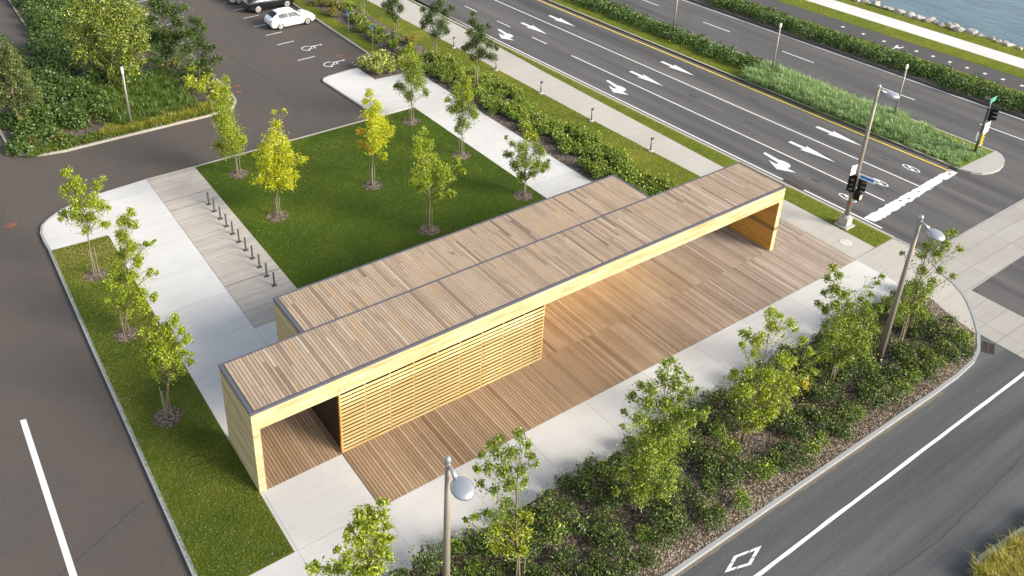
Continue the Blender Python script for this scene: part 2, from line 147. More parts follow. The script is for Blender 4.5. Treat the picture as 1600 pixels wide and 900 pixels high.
# ------------------------------------------------------------------ materials
class NT:
    def __init__(s, name):
        s.m = bpy.data.materials.new(name); s.m.use_nodes = True
        s.t = s.m.node_tree; s.n = s.t.nodes; s.n.clear()
        s.out = s.n.new('ShaderNodeOutputMaterial')
    def new(s, ty, **k):
        nd = s.n.new(ty)
        for a, b in k.items(): setattr(nd, a, b)
        return nd
    def link(s, a, b): s.t.links.new(a, b)
    def coords(s, scale=(1,1,1), rot=(0,0,0)):
        tc = s.new('ShaderNodeTexCoord'); mp = s.new('ShaderNodeMapping')
        mp.inputs['Scale'].default_value = scale; mp.inputs['Rotation'].default_value = rot
        s.link(tc.outputs['Object'], mp.inputs['Vector']); return mp.outputs['Vector']
    def noise(s, vec, scale, detail=4, rough=.6):
        nd = s.new('ShaderNodeTexNoise'); nd.inputs['Scale'].default_value = scale
        nd.inputs['Detail'].default_value = detail; nd.inputs['Roughness'].default_value = rough
        if vec is not None: s.link(vec, nd.inputs['Vector'])
        return nd.outputs['Fac']
    def ramp(s, fac, stops):
        r = s.new('ShaderNodeValToRGB'); e = r.color_ramp.elements
        while len(e) < len(stops): e.new(.5)
        for el, (p, c) in zip(e, stops):
            el.position = p; el.color = (*c, 1) if len(c) == 3 else c
        s.link(fac, r.inputs['Fac']); return r.outputs['Color']
    def mix(s, fac, a, b, mode='MIX'):
        m = s.new('ShaderNodeMix', data_type='RGBA', blend_type=mode)
        for sock, v in ((m.inputs[0], fac), (m.inputs[6], a), (m.inputs[7], b)):
            if hasattr(v, 'is_linked'): s.link(v, sock)
            elif isinstance(v, (int, float)): sock.default_value = v
            else: sock.default_value = (*v, 1)
        return m.outputs[2]
    def math(s, op, a, b=None, c=None):
        m = s.new('ShaderNodeMath', operation=op)
        for i, v in enumerate((a, b, c)):
            if v is None: continue
            if hasattr(v, 'is_linked'): s.link(v, m.inputs[i])
            else: m.inputs[i].default_value = v
        return m.outputs[0]
    def attr(s, name='tone'):
        a = s.new('ShaderNodeAttribute'); a.attribute_name = name; return a.outputs['Fac']
    def bump(s, h, strength=.3, dist=.02):
        b = s.new('ShaderNodeBump'); b.inputs['Strength'].default_value = strength
        b.inputs['Distance'].default_value = dist; s.link(h, b.inputs['Height']); return b.outputs['Normal']
    def principled(s, col, rough=.7, normal=None, metal=0, spec=.4, **kw):
        p = s.new('ShaderNodeBsdfPrincipled')
        if hasattr(col, 'is_linked'): s.link(col, p.inputs['Base Color'])
        else: p.inputs['Base Color'].default_value = (*col, 1)
        if hasattr(rough, 'is_linked'): s.link(rough, p.inputs['Roughness'])
        else: p.inputs['Roughness'].default_value = rough
        p.inputs['Metallic'].default_value = metal
        p.inputs['Specular IOR Level'].default_value = spec
        for k, v in kw.items(): p.inputs[k].default_value = v
        if normal is not None: s.link(normal, p.inputs['Normal'])
        s.link(p.outputs[0], s.out.inputs['Surface']); return s.m

def m_plain(name, col, rough=.6, metal=0, spec=.4, var=.12, scale=6, **kw):
    t = NT(name); v = t.coords()
    f = t.noise(v, scale, 5)
    c = t.mix(f, [q*(1-var) for q in col], [min(1,q*(1+var)) for q in col])
    return t.principled(c, rough, metal=metal, spec=spec, **kw)

def m_asphalt(name, col, blotch, streak=None, grain=.22):
    t = NT(name); v = t.coords()
    big = t.noise(v, .09, 4, .55); mid = t.noise(v, .5, 5, .6); fine = t.noise(v, 55, 3, .7); fine2 = t.noise(v, 16, 4, .7)
    c = t.mix(t.ramp(big, [(.38,(0,0,0)),(.62,(1,1,1))]), col, blotch)
    c = t.mix(.55, c, t.mix(mid, [q*.72 for q in col], [q*1.3 for q in col]))
    c = t.mix(grain, c, t.ramp(fine, [(.3,(.0,.0,.0)),(.5,tuple(col)),(.72,tuple(q*3.2 for q in col))]))
    c = t.mix(grain*.8, c, t.ramp(fine2, [(.35,tuple(q*.35 for q in col)),(.65,tuple(q*1.9 for q in col))]))
    if streak:
        sv = t.coords(streak)
        sf = t.noise(sv, 1.0, 4, .6)
        c = t.mix(.8, c, t.ramp(sf, [(.32,(.55,.55,.56)),(.5,(1,1,1)),(.68,(1.45,1.42,1.38))]), 'MULTIPLY')
    nv = t.bump(fine, .25, .006)
    return t.principled(c, t.ramp(mid, [(0,(.72,)*3),(1,(.9,)*3)]), nv, spec=.3)

def joints(t, vec_axis, period, offset, width):
    """1 on a joint line running across the given axis"""
    a = t.math('ADD', vec_axis, -offset)
    a = t.math('DIVIDE', a, period)
    a = t.math('FRACT', a)
    a = t.math('ABSOLUTE', t.math('SUBTRACT', a, .5))
    return t.math('GREATER_THAN', a, .5 - width/period)

def m_concrete(name, col, jx=None, jy=None, stain=(.8,.78,.74), jw=.011, skew=0.0, broom=None):
    t = NT(name); v = t.coords()
    big = t.noise(v, .22, 5, .6); mid = t.noise(v, 1.6, 6, .65); fine = t.noise(v, 38, 3, .7)
    c = t.mix(t.ramp(big, [(.35,(0,0,0)),(.7,(1,1,1))]), col, [q*s for q, s in zip(col, stain)])
    c = t.mix(.35, c, t.mix(mid, [q*.8 for q in col], [min(1,q*1.12) for q in col]))
    c = t.mix(.12, c, t.mix(fine, [q*.4 for q in col], [min(1,q*1.4) for q in col]))
    sx = t.noise(t.coords((.25,3.5,1)), 1.0, 5, .65)
    c = t.mix(.14, c, t.ramp(sx, [(.38,(.72,.72,.74)),(.62,(1.1,1.1,1.1))]), 'MULTIPLY')
    if jx or jy:
        tc = t.new('ShaderNodeTexCoord'); sp = t.new('ShaderNodeSeparateXYZ'); t.link(tc.outputs['Object'], sp.inputs[0])
        xx = t.math('ADD', sp.outputs[0], t.math('MULTIPLY', sp.outputs[1], skew))
        # each slab is cast on its own day: a faint tone of its own
        cell = t.new('ShaderNodeCombineXYZ')
        if jx: t.link(t.math('FLOOR', t.math('DIVIDE', t.math('ADD', xx, -jx[1]), jx[0])), cell.inputs[0])
        if jy: t.link(t.math('FLOOR', t.math('DIVIDE', t.math('ADD', sp.outputs[1], -jy[1]), jy[0])), cell.inputs[1])
        wn = t.new('ShaderNodeTexWhiteNoise', noise_dimensions='3D'); t.link(cell.outputs[0], wn.inputs['Vector'])
        c = t.mix(.6, c, t.ramp(wn.outputs['Value'], [(0,(.9,.9,.9)),(1,(1.05,1.05,1.04))]), 'MULTIPLY')
        g = None
        for ax, j in ((xx, jx), (sp.outputs[1], jy)):
            if j:
                q = joints(t, ax, j[0], j[1], jw)
                g = q if g is None else t.math('MAXIMUM', g, q)
        c = t.mix(t.math('MULTIPLY', g, .55), c, [q*.3 for q in col])
    return t.principled(c, .85, t.bump(fine, .15, .004), spec=.25)

def m_lawn(name, c0, c1, c2, mow=None):
    t = NT(name); v = t.coords()
    big = t.noise(v, .28, 5, .62); mid = t.noise(v, 2.2, 5, .7); fine = t.noise(t.coords((1,1,1)), 26, 4, .75); blade = t.noise(v, 75, 2, .8)
    c = t.mix(t.ramp(big, [(.36,(0,0,0)),(.66,(1,1,1))]), c0, c1)
    c = t.mix(t.math('MULTIPLY', t.ramp(mid, [(.5,(0,0,0)),(.78,(1,1,1))]), .7), c, c2)
    c = t.mix(.75, c, t.ramp(fine, [(.3,(.35,.38,.3)),(.5,(1,1,1)),(.72,(1.75,1.65,1.5))]), 'MULTIPLY')
    c = t.mix(.6, c, t.ramp(blade, [(.3,(.45,.45,.4)),(.5,(1,1,1)),(.72,(1.6,1.55,1.5))]), 'MULTIPLY')
    nv = t.bump(t.math('ADD', fine, blade), .9, .05)
    return t.principled(c, .9, nv, spec=.15)

def m_mulch(name, a, b, c3):
    t = NT(name); v = t.coords()
    vo = t.new('ShaderNodeTexVoronoi'); vo.inputs['Scale'].default_value = 16; t.link(v, vo.inputs['Vector'])
    hs = t.new('ShaderNodeSeparateColor'); t.link(vo.outputs['Color'], hs.inputs[0])
    big = t.noise(v, .6, 4)
    c = t.ramp(hs.outputs[0], [(0,a),(.55,b),(.9,c3)])
    c = t.mix(.6, c, t.ramp(big, [(.3,(.65,.62,.6)),(.7,(1.25,1.22,1.2))]), 'MULTIPLY')
    return t.principled(c, .95, t.bump(vo.outputs['Distance'], .9, .04), spec=.1)

def m_board(name, cols, along=0, grain=1.0, rough=.8, wear=.4, blot=((.3,(.75,.75,.77)),(.7,(1.15,1.1,1.05))), grey=None):
    """weathered boards: hue by board (tone), grain stretched along the board"""
    t = NT(name); tone = t.attr()
    sc = (2.0, 60, 60) if along == 0 else (60, 2.0, 60)
    v = t.coords(sc)
    ad = t.new('ShaderNodeVectorMath', operation='ADD'); cb = t.new('ShaderNodeCombineXYZ')
    off = t.math('MULTIPLY', tone, 173.0)
    t.link(off, cb.inputs[0]); t.link(off, cb.inputs[1]); t.link(v, ad.inputs[0]); t.link(cb.outputs[0], ad.inputs[1])
    g = t.noise(ad.outputs[0], 1.0, 5, .65)
    c = t.ramp(tone, cols)
    c = t.mix(.5*grain, c, t.ramp(g, [(.3,(.62,.58,.54)),(.5,(1,1,1)),(.7,(1.28,1.26,1.22))]), 'MULTIPLY')
    bl = t.noise(t.coords(), .55, 5, .6)
    c = t.mix(wear, c, t.ramp(bl, list(blot)), 'MULTIPLY')
    if grey:                                      # open end of the deck has silvered more
        sp = t.new('ShaderNodeSeparateXYZ'); tc = t.new('ShaderNodeTexCoord'); t.link(tc.outputs['Object'], sp.inputs[0])
        gx = t.math('ADD', sp.outputs[0], t.math('MULTIPLY', bl, 9.0))
        mr = t.new('ShaderNodeMapRange'); mr.inputs[1].default_value = grey[0]; mr.inputs[2].default_value = grey[1]; t.link(gx, mr.inputs[0])
        hs = t.new('ShaderNodeHueSaturation'); hs.inputs['Saturation'].default_value = .55; hs.inputs['Value'].default_value = 1.12; t.link(c, hs.inputs['Color'])
        c = t.mix(t.math('MULTIPLY', mr.outputs[0], .8), c, hs.outputs[0])
    kn = t.new('ShaderNodeTexVoronoi'); kn.inputs['Scale'].default_value = 2.2; t.link(t.coords(), kn.inputs['Vector'])
    c = t.mix(t.math('MULTIPLY', t.math('LESS_THAN', kn.outputs['Distance'], .06), .45), c, (.10,.06,.035))
    return t.principled(c, rough, t.bump(g, .25, .004), spec=.25)

def m_spruce(name, light, mid, dark, lam=.14):
    """glued spruce panel: horizontal lamellae with long grain and knots"""
    t = NT(name)
    tc = t.new('ShaderNodeTexCoord'); sp = t.new('ShaderNodeSeparateXYZ'); t.link(tc.outputs['Object'], sp.inputs[0])
    row = t.math('FLOOR', t.math('DIVIDE', sp.outputs[2], lam))
    seg = t.math('FLOOR', t.math('ADD', t.math('MULTIPLY', t.math('ADD', sp.outputs[0], sp.outputs[1]), .38), t.math('MULTIPLY', row, .37)))
    wn = t.new('ShaderNodeTexWhiteNoise', noise_dimensions='2D'); cb = t.new('ShaderNodeCombineXYZ')
    t.link(row, cb.inputs[0]); t.link(seg, cb.inputs[1]); t.link(cb.outputs[0], wn.inputs['Vector'])
    g = t.noise(t.coords((.8,.8,22)), 1.0, 5, .62)
    g2 = t.noise(t.coords((.35,.35,3.0)), 1.0, 4, .6)
    c = t.mix(t.ramp(g, [(.38,(0,0,0)),(.62,(1,1,1))]), light, mid)
    c = t.mix(t.math('MULTIPLY', t.ramp(g2, [(.44,(0,0,0)),(.66,(1,1,1))]), .8), c, dark)
    c = t.mix(.8, c, t.ramp(wn.outputs['Value'], [(0,(.80,.78,.70)),(1,(1.10,1.09,1.06))]), 'MULTIPLY')
    kn = t.new('ShaderNodeTexVoronoi'); kn.inputs['Scale'].default_value = 3.4; t.link(t.coords((1,1,1.5)), kn.inputs['Vector'])
    c = t.mix(t.math('MULTIPLY', t.math('LESS_THAN', kn.outputs['Distance'], .075), .6), c, [q*.45 for q in dark])
    ln = t.math('FRACT', t.math('DIVIDE', sp.outputs[2], lam))
    c = t.mix(t.math('MULTIPLY', t.math('LESS_THAN', ln, .05), .5), c, [q*.5 for q in dark])
    return t.principled(c, .65, t.bump(g, .12, .003), spec=.3)

def m_leaf(name, stops, trans=.35, gloss=.06):
    t = NT(name); c = t.ramp(t.attr(), stops)
    d = t.new('ShaderNodeBsdfDiffuse'); tr = t.new('ShaderNodeBsdfTranslucent'); gl = t.new('ShaderNodeBsdfGlossy')
    gl.inputs['Roughness'].default_value = .45
    t.link(c, d.inputs['Color']); t.link(t.mix(.5, c, (1.0,1.0,.35), 'MULTIPLY'), tr.inputs['Color'])
    m1 = t.new('ShaderNodeMixShader'); m1.inputs[0].default_value = trans
    t.link(d.outputs[0], m1.inputs[1]); t.link(tr.outputs[0], m1.inputs[2])
    m2 = t.new('ShaderNodeMixShader'); m2.inputs[0].default_value = gloss
    t.link(m1.outputs[0], m2.inputs[1]); t.link(gl.outputs[0], m2.inputs[2])
    t.link(m2.outputs[0], t.out.inputs['Surface']); return t.m

M = {}
M['lot'] = m_asphalt('lot_asphalt', (.088,.073,.062), (.058,.057,.058))
M['road'] = m_asphalt('road_asphalt', (.088,.084,.081), (.076,.073,.072), streak=(.62,.03,1))
M['street'] = m_asphalt('street_asphalt', (.069,.073,.076), (.098,.093,.087), streak=(.03,.7,1), grain=.3)
M['bikepath'] = m_asphalt('cycle_asphalt', (.072,.067,.064), (.064,.061,.06))
M['conc'] = m_concrete('pale_concrete', (.55,.541,.528), jx=(3.385,.12), jw=.012)
M['conc_side'] = m_concrete('path_concrete', (.575,.567,.555), jy=(3.0,.55), jw=.009)
M['walk'] = m_concrete('sidewalk_concrete', (.44,.41,.365), jy=(1.55,.1), jw=.008, stain=(.88,.87,.85))
M['cross'] = m_concrete('crosswalk_concrete', (.37,.35,.32), jx=(4.1,.9), jy=(1.0,-.78), jw=.016, stain=(.78,.76,.73))
M['farpath'] = m_concrete('promenade_concrete', (.62,.605,.59), jy=(3,0), jw=.006)
M['kerb'] = m_plain('granite_kerb', (.29,.295,.30), .8, var=.25, scale=14)
M['kerb_pale'] = m_plain('concrete_kerb', (.36,.33,.28), .85, var=.2, scale=9)
M['gutter'] = m_asphalt('gutter', (.135,.115,.105), (.10,.088,.083), streak=(4,.05,1))
M['tar'] = m_plain('crack_filler', (.045,.043,.042), .7)
M['oil'] = m_asphalt('oily_asphalt', (.055,.053,.052), (.062,.06,.058))
M['dust'] = m_asphalt('gutter_dust', (.15,.125,.095), (.085,.08,.075))
M['white'] = m_plain('road_paint', (.64,.635,.62), .7, var=.18, scale=9)
M['yellow'] = m_plain('yellow_paint', (.80,.60,.05), .6, var=.12, scale=7)
M['orange'] = m_plain('orange_spray', (.19,.085,.045), .8, var=.5, scale=5)
M['lawn'] = m_lawn('lawn_grass', (.05,.092,.004), (.078,.125,.006), (.12,.145,.014))
M['strip'] = m_lawn('strip_grass', (.074,.115,.007), (.12,.155,.012), (.21,.19,.04))
M['verge'] = m_lawn('verge_grass', (.12,.165,.012), (.19,.21,.020), (.28,.245,.055))
M['soil'] = m_mulch('bark_mulch', (.055,.042,.036), (.12,.095,.08), (.26,.22,.19))
M['gravelly'] = m_mulch('chip_mulch', (.05,.038,.03), (.13,.102,.078), (.31,.26,.205))
M['ground'] = m_lawn('rough_ground', (.05,.07,.02), (.08,.09,.03), (.1,.09,.05))
M['roofwood'] = m_board('roof_boards', [(0,(0.205,0.150,0.107)),(.25,(0.302,0.227,0.162)),(.5,(0.360,0.280,0.207)),(.72,(0.385,0.300,0.218)),(.88,(0.392,0.272,0.162)),(1,(0.426,0.366,0.294))], along=1)
M['deckwood'] = m_board('deck_boards', [(0,(0.168,0.106,0.062)),(.3,(0.265,0.177,0.108)),(.6,(0.337,0.235,0.149)),(.85,(0.389,0.290,0.202)),(1,(0.442,0.364,0.299))], along=1, grey=(20,33))
M['bikewood'] = m_board('grey_deck_boards', [(0,(0.251,0.228,0.202)),(.3,(0.363,0.337,0.304)),(.6,(0.428,0.400,0.365)),(.85,(0.400,0.355,0.304)),(1,(0.493,0.469,0.436))], along=0)
M['spruce'] = m_spruce('spruce_panel', (.63,.53,.335), (.52,.41,.22), (.40,.27,.11))
M['spruce2'] = m_spruce('spruce_slats', (.74,.60,.33), (.66,.505,.245), (.54,.36,.13), lam=50)
M['brown'] = m_spruce('gap_shade_wall', (.022,.010,.004), (.017,.008,.003), (.012,.005,.002))  # near-black: paints the shade between the slats into the wall behind
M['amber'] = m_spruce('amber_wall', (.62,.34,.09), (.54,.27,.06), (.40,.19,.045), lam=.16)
M['batten'] = m_plain('batten_wood', (.50,.33,.13), .7, var=.2)
M['band'] = m_plain('dark_band', (.24,.14,.05), .7, var=.2)
M['flash'] = m_plain('zinc_flashing', (.085,.085,.105), .5, metal=.0, spec=.5, var=.08)
M['steel'] = m_plain('galvanised_steel', (.25,.235,.21), .5, metal=.35, var=.1)
M['pole'] = m_plain('pole_paint', (.235,.205,.165), .5, metal=.2, var=.08)
M['lamphead'] = m_plain('lamp_casting', (.36,.38,.405), .3, metal=.55, var=.05)
M['lampglass'] = m_plain('lamp_lens', (.75,.73,.66), .25, var=.03)
M['darksteel'] = m_plain('dark_steel', (.085,.085,.09), .5, metal=.4, var=.15)
M['black'] = m_plain('black_plastic', (.006,.006,.0065), .6, spec=.2, var=.2)
M['signwhite'] = m_plain('sign_white', (.82,.82,.80), .5, var=.04)
M['signgreen'] = m_plain('sign_green', (.02,.33,.20), .5, var=.08)
M['signblue'] = m_plain('sign_blue', (.03,.17,.55), .5, var=.08)
M['lens'] = m_plain('signal_lens', (.45,.42,.36), .2, var=.1)
M['sand'] = m_plain('concrete_base', (.36,.345,.32), .9, var=.2, scale=12)
M['rock'] = m_plain('granite_boulder', (.36,.33,.30), .9, var=.45, scale=2.2)
M['bark'] = m_plain('bark', (.185,.135,.085), .9, var=.4, scale=16)
M['bark_dark'] = m_plain('dark_bark', (.11,.085,.06), .9, var=.4, scale=16)
M['stake'] = m_plain('stake', (.25,.24,.17), .8, var=.2, scale=10)
M['tie'] = m_plain('rubber_tie', (.02,.02,.02), .7)
M['carwhite'] = m_plain('white_car_paint', (.80,.80,.80), .22, spec=.6, var=.01, **{'Coat Weight': .6, 'Coat Roughness': .08})
M['carblack'] = m_plain('black_car_paint', (.010,.011,.014), .2, spec=.6, var=.05, **{'Coat Weight': .6, 'Coat Roughness': .06})
M['carsilver'] = m_plain('silver_car_paint', (.50,.51,.52), .25, metal=.5, var=.02, **{'Coat Weight': .5, 'Coat Roughness': .08})
M['glass'] = m_plain('car_glass', (.010,.022,.036), .22, spec=.12, var=.05)
M['tyre'] = m_plain('tyre_rubber', (.012,.012,.012), .8)
M['rim'] = m_plain('alloy_rim', (.55,.53,.50), .35, metal=.6)
M['tail'] = m_plain('tail_lamp', (.25,.012,.012), .2)
M['headl'] = m_plain('head_lamp', (.55,.57,.6), .15)
M['L_green'] = m_leaf('leaf_green', [(0,(0.076,0.124,0.009)),(.5,(0.208,0.291,0.015)),(.85,(0.406,0.466,0.024)),(1,(0.666,0.611,0.045))])
M['L_lime'] = m_leaf('leaf_lime', [(0,(0.110,0.169,0.010)),(.5,(0.313,0.394,0.014)),(.85,(0.564,0.591,0.023)),(1,(0.814,0.731,0.043))])
M['L_yellow'] = m_leaf('leaf_yellow', [(0,(0.252,0.296,0.005)),(.5,(0.542,0.567,0.008)),(.85,(0.755,0.721,0.013)),(1,(0.822,0.824,0.025))])
M['L_bright'] = m_leaf('leaf_bright', [(0,(0.120,0.171,0.006)),(.5,(0.304,0.360,0.009)),(.85,(0.478,0.504,0.013)),(1,(0.607,0.576,0.027))])
M['L_orange'] = m_leaf('leaf_orange', [(0,(0.432,0.311,0.014)),(.5,(0.626,0.467,0.022)),(1,(0.756,0.596,0.036))])
M['L_dark'] = m_leaf('leaf_dark', [(0,(0.031,0.064,0.010)),(.5,(0.079,0.131,0.018)),(.85,(0.157,0.211,0.029)),(1,(0.281,0.307,0.049))])
M['L_shrub'] = m_leaf('leaf_shrub', [(0,(.017,.034,.005)),(.5,(.050,.086,.009)),(.85,(.135,.185,.017)),(1,(.33,.37,.05))], trans=.25)
M['L_bed'] = m_leaf('leaf_bed', [(0,(0.047,0.085,0.008)),(.5,(0.116,0.193,0.013)),(.85,(0.233,0.308,0.020)),(1,(0.414,0.427,0.034))], trans=.25)
M['L_hedge'] = m_leaf('leaf_hedge', [(0,(0.023,0.054,0.008)),(.5,(0.068,0.131,0.014)),(.85,(0.158,0.234,0.023)),(1,(0.293,0.351,0.047))], trans=.2)
M['L_ivy'] = m_leaf('leaf_cover', [(0,(0.027,0.052,0.008)),(.5,(0.071,0.133,0.014)),(.85,(0.141,0.226,0.024)),(1,(0.252,0.325,0.040))], trans=.25)
M['L_poplar'] = m_leaf('leaf_poplar', [(0,(0.065,0.098,0.010)),(.4,(0.182,0.234,0.018)),(.75,(0.377,0.429,0.046)),(.9,(0.650,0.676,0.143)),(1,(0.850,0.850,0.390))], trans=.3, gloss=.08)
M['L_spruce'] = m_leaf('needle_spray', [(0,(0.028,0.045,0.010)),(.5,(0.075,0.107,0.018)),(.85,(0.168,0.203,0.031)),(1,(0.412,0.385,0.062))], trans=.2)
M['L_autumn'] = m_leaf('leaf_autumn', [(0,(0.082,0.111,0.011)),(.4,(0.196,0.202,0.014)),(.7,(0.277,0.202,0.019)),(.85,(0.196,0.101,0.019)),(1,(0.376,0.403,0.038))])
M['grassblade'] = m_leaf('tall_grass', [(0,(0.103,0.196,0.057)),(.5,(0.241,0.391,0.132)),(.8,(0.425,0.552,0.218)),(1,(0.713,0.644,0.345))], trans=.3)
M['grassisl'] = m_leaf('island_grass', [(0,(0.037,0.080,0.007)),(.5,(0.103,0.173,0.013)),(.8,(0.197,0.262,0.024)),(1,(0.374,0.337,0.066))], trans=.3)
M['grassgold'] = m_leaf('gold_grass', [(0,(0.096,0.144,0.014)),(.5,(0.300,0.312,0.030)),(.8,(0.480,0.396,0.048)),(1,(0.552,0.336,0.084))], trans=.3)
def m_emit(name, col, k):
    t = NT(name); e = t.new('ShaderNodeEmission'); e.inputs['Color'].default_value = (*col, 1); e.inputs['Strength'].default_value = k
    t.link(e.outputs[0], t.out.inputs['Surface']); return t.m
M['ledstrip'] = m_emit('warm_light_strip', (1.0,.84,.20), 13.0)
def water():
    t = NT('sea_water'); v = t.coords((1,.45,1), (0,0,R(20)))
    a = t.noise(v, .55, 6, .65); b = t.noise(v, 2.6, 3, .6)
    c = t.mix(t.noise(v, .12, 3), (.05,.10,.118), (.075,.13,.145))
    c = t.mix(t.math('MULTIPLY', t.ramp(a, [(.42,(1,1,1)),(.56,(0,0,0))]), .5), c, (.03,.065,.08))
    return t.principled(c, .12, t.bump(t.math('ADD', a, t.math('MULTIPLY', b, .4)), .35, .22), spec=.5)
M['water'] = water()
# ------------------------------------------------------------------ setting
ZR = -.12                                          # carriageway level; paths, lawns and decks lie at 0
K = -.033                                          # the boulevard runs 1.9 degrees off the pavilion
def bv(x0, y): return (x0 + K*y, y)
YS = [-70, -30, -8, 0, 10, 25, 45, 140]
struct('ground', MB().sheet([(-260,-260),(72.2,-260),(72.2,300),(-260,300)], -.55), M['ground'])
struct('water', MB().sheet([(71,-260),(700,-260),(700,500),(71,500)], -1.35), M['water'])
lot = struct('parking_lot', MB().sheet([(-150,-60),(-7.6,-60),(-7.6,-8.2),(36,-8.2),(36,180),(-150,180)], ZR), M['lot'])
street = struct('side_street', MB().sheet([(-7.6,-60),(32.9,-60),(32.9,-8.2),(-7.6,-8.2)], ZR), M['street'])
road = struct('road', MB().sheet([(32.9,-60),(60.5,-60),(60.5,-8.2)] + [(59.3+K*y, y) for y in (-8.2,40,150)] + [(36,150),(36,-8.2),(32.9,-8.2)], ZR), M['road'])

def slab(name, poly, mat, z=0.0, label=None, mb=None):
    return struct(name, (mb or MB()).prism(poly, -.42, z), M[mat], label)
CURVE = [(-3.06,21.2),(-3.12,22.25),(-3.10,23.24),(-2.88,24.0),(-2.50,24.45),(-2.18,24.74),(-1.62,25.12),(-.96,25.42),(-.2,25.64),(.57,25.78)]
slab('path', [(-3.0,21.15)] + CURVE[1:] + [(3.655,26.0),(3.655,3.09),(-.012,3.09),(.02,20.94)], 'conc_side')
slab('path', [(3.667,3.09),(3.667,9.19),(6.68,9.19),(6.68,5.85),(3.5,5.85),(3.5,3.09)], 'conc_side', -.004)
slab('path', [(-3.5,-3.11),(33.0,-3.11),(33.0,-6.02),(-3.5,-6.02)], 'conc')
slab('path', [(0,-.012),(3.52,-.012),(3.52,-3.098),(0,-3.098)], 'conc', -.003)
slab('path', [(23.0,5.85),(26.58,5.85),(26.5,31.45),(22.98,31.68),(22.93,34.35),(20.3,34.12),(19.75,33.9),(19.55,33.5),(19.6,33.1),(19.93,27.8),(20.0,26.0),(22.9,26.0)], 'conc_side')
slab('lawn', [(-3.06,21.15),(.01,20.93),(-.012,-3.1),(-3.36,-3.1)], 'strip', .01)
slab('lawn', [(6.69,5.85),(6.69,25.8),(22.88,25.8),(22.98,5.85)], 'lawn', .01)
slab('planting_bed', [(26.6,3.3),(29.9,3.3),(29.7,34),(29.3,70),(26.6,70),(26.5,36.5),(25.9,35.4),(22.95,34.9),(22.99,31.7),(26.52,31.47)], 'soil', .012)
slab('lawn', [(29.912,3.3),(33.0,3.3),(32.74,7.8),(32.3,19),(32.0,34),(31.6,46),(31.0,70),(29.312,70),(29.712,34)], 'verge', .01)
slab('lawn', [(25.32,36.4),(25.36,43.2),(25.45,70),(26.59,70),(26.49,36.5),(25.9,35.41)], 'verge', .01)
slab('sidewalk', [(33.012,-2.98),(33.05,3.29),(32.75,7.8),(32.31,19),(32.01,34),(31.61,46),(31.0,70),(35.3,70),(35.2,35.3),(34.93,25.9),(34.9,18.5),(34.9,7.9),(34.93,-2.9)], 'walk')
slab('verge', [(34.94,-2.9),(34.91,7.9),(34.91,18.5),(34.94,25.9),(35.21,35.3),(35.31,70)] + [(36.52+K*y, y) for y in (70,35,21,10,0,-2.93)], 'verge', .012)
ARC = [(36.75,-2.95),(36.82,-4.0),(36.66,-4.9),(36.35,-5.5),(35.85,-6.19),(35.47,-7.21),(35.05,-7.9),(34.57,-8.46),(33.63,-9.30),(32.63,-10.06),(31.47,-10.70),(30.46,-11.0),(28.85,-11.14),(27.6,-11.16)]
slab('sidewalk', [(33.012,-2.99),(36.73,-2.95)] + ARC[1:10] + [(32.45,-9.95),(32.68,-8.67),(33.16,-7.4),(33.012,-6.05)], 'walk', -.003)
slab('planting_bed', [(-3.6,-6.035),(33.0,-6.03),(33.15,-7.4),(32.67,-8.67),(32.44,-9.95),(32.5,-10.0),(31.4,-10.6),(30.4,-10.9),(28.8,-11.02),(-3.6,-11.04)], 'gravelly', .008)
slab('planting_bed', [(-2.66,37.4),(-2.62,35.2),(-2.15,33.6),(-1.2,32.86),(0.3,32.54),(11.1,32.56),(12.0,32.95),(12.6,34.0),(12.78,35.3),(12.82,40),(12.84,80),(3.2,80),(2.85,52.4),(-2.66,52.9)], 'soil', .01)
# the boulevard's median and far verge, sheared with the road
def strip(name, x0, x1, y0, y1, mat, z, k0=K, k1=K):
    ys = [y0] + [y for y in YS if y0 < y < y1] + [y1]
    return struct(name, MB().prism([(x0+k0*y, y) for y in ys] + [(x1+k1*y, y) for y in ys[::-1]], -.42, z), M[mat])
NOSE = [(47.45,-.55),(47.75,-1.25),(48.2,-1.72),(48.9,-1.98),(49.7,-2.02),(50.5,-1.86),(51.2,-1.55),(51.75,-1.05),(51.95,-.55)]
strip('median', 47.45, 51.72, -.55, 140, 'verge', .01)
slab('median_nose', NOSE, 'sand', .03)
strip('lawn', 59.15, 63.4, -70, 140, 'soil', .0, K, -.045)
strip('lawn', 61.9, 63.45, -70, 140, 'verge', .012, K, -.045)
strip('cycle_path', 63.45, 66.15, -70, 140, 'bikepath', .0, -.045, -.045)
strip('lawn', 66.16, 68.15, -70, 140, 'verge', .01, -.045, -.03)
strip('path', 68.16, 70.25, -70, 140, 'farpath', .004, -.03, -.02)
strip('lawn', 70.26, 73.0, -70, 140, 'verge', .01, -.02, -.05)
# concrete crossings let into the carriageway
struct('crosswalk', MB().sheet([(36.9,-4.75),(60.4,-4.55),(60.4,-7.6),(41.2,-7.78),(35.8,-7.9),(34.6,-7.9),(34.6,-5.2)], ZR+.005), M['cross'])
struct('crosswalk', MB().sheet([(32.72,-7.9),(35.78,-7.904),(35.9,-40),(32.6,-40)], ZR+.009), M['cross'])
struct('gutter', MB().sheet([(47.0+K*y, y) for y in YS[3:]] + [(47.46+K*y, y) for y in YS[:2:-1]], ZR+.005), M['gutter'])
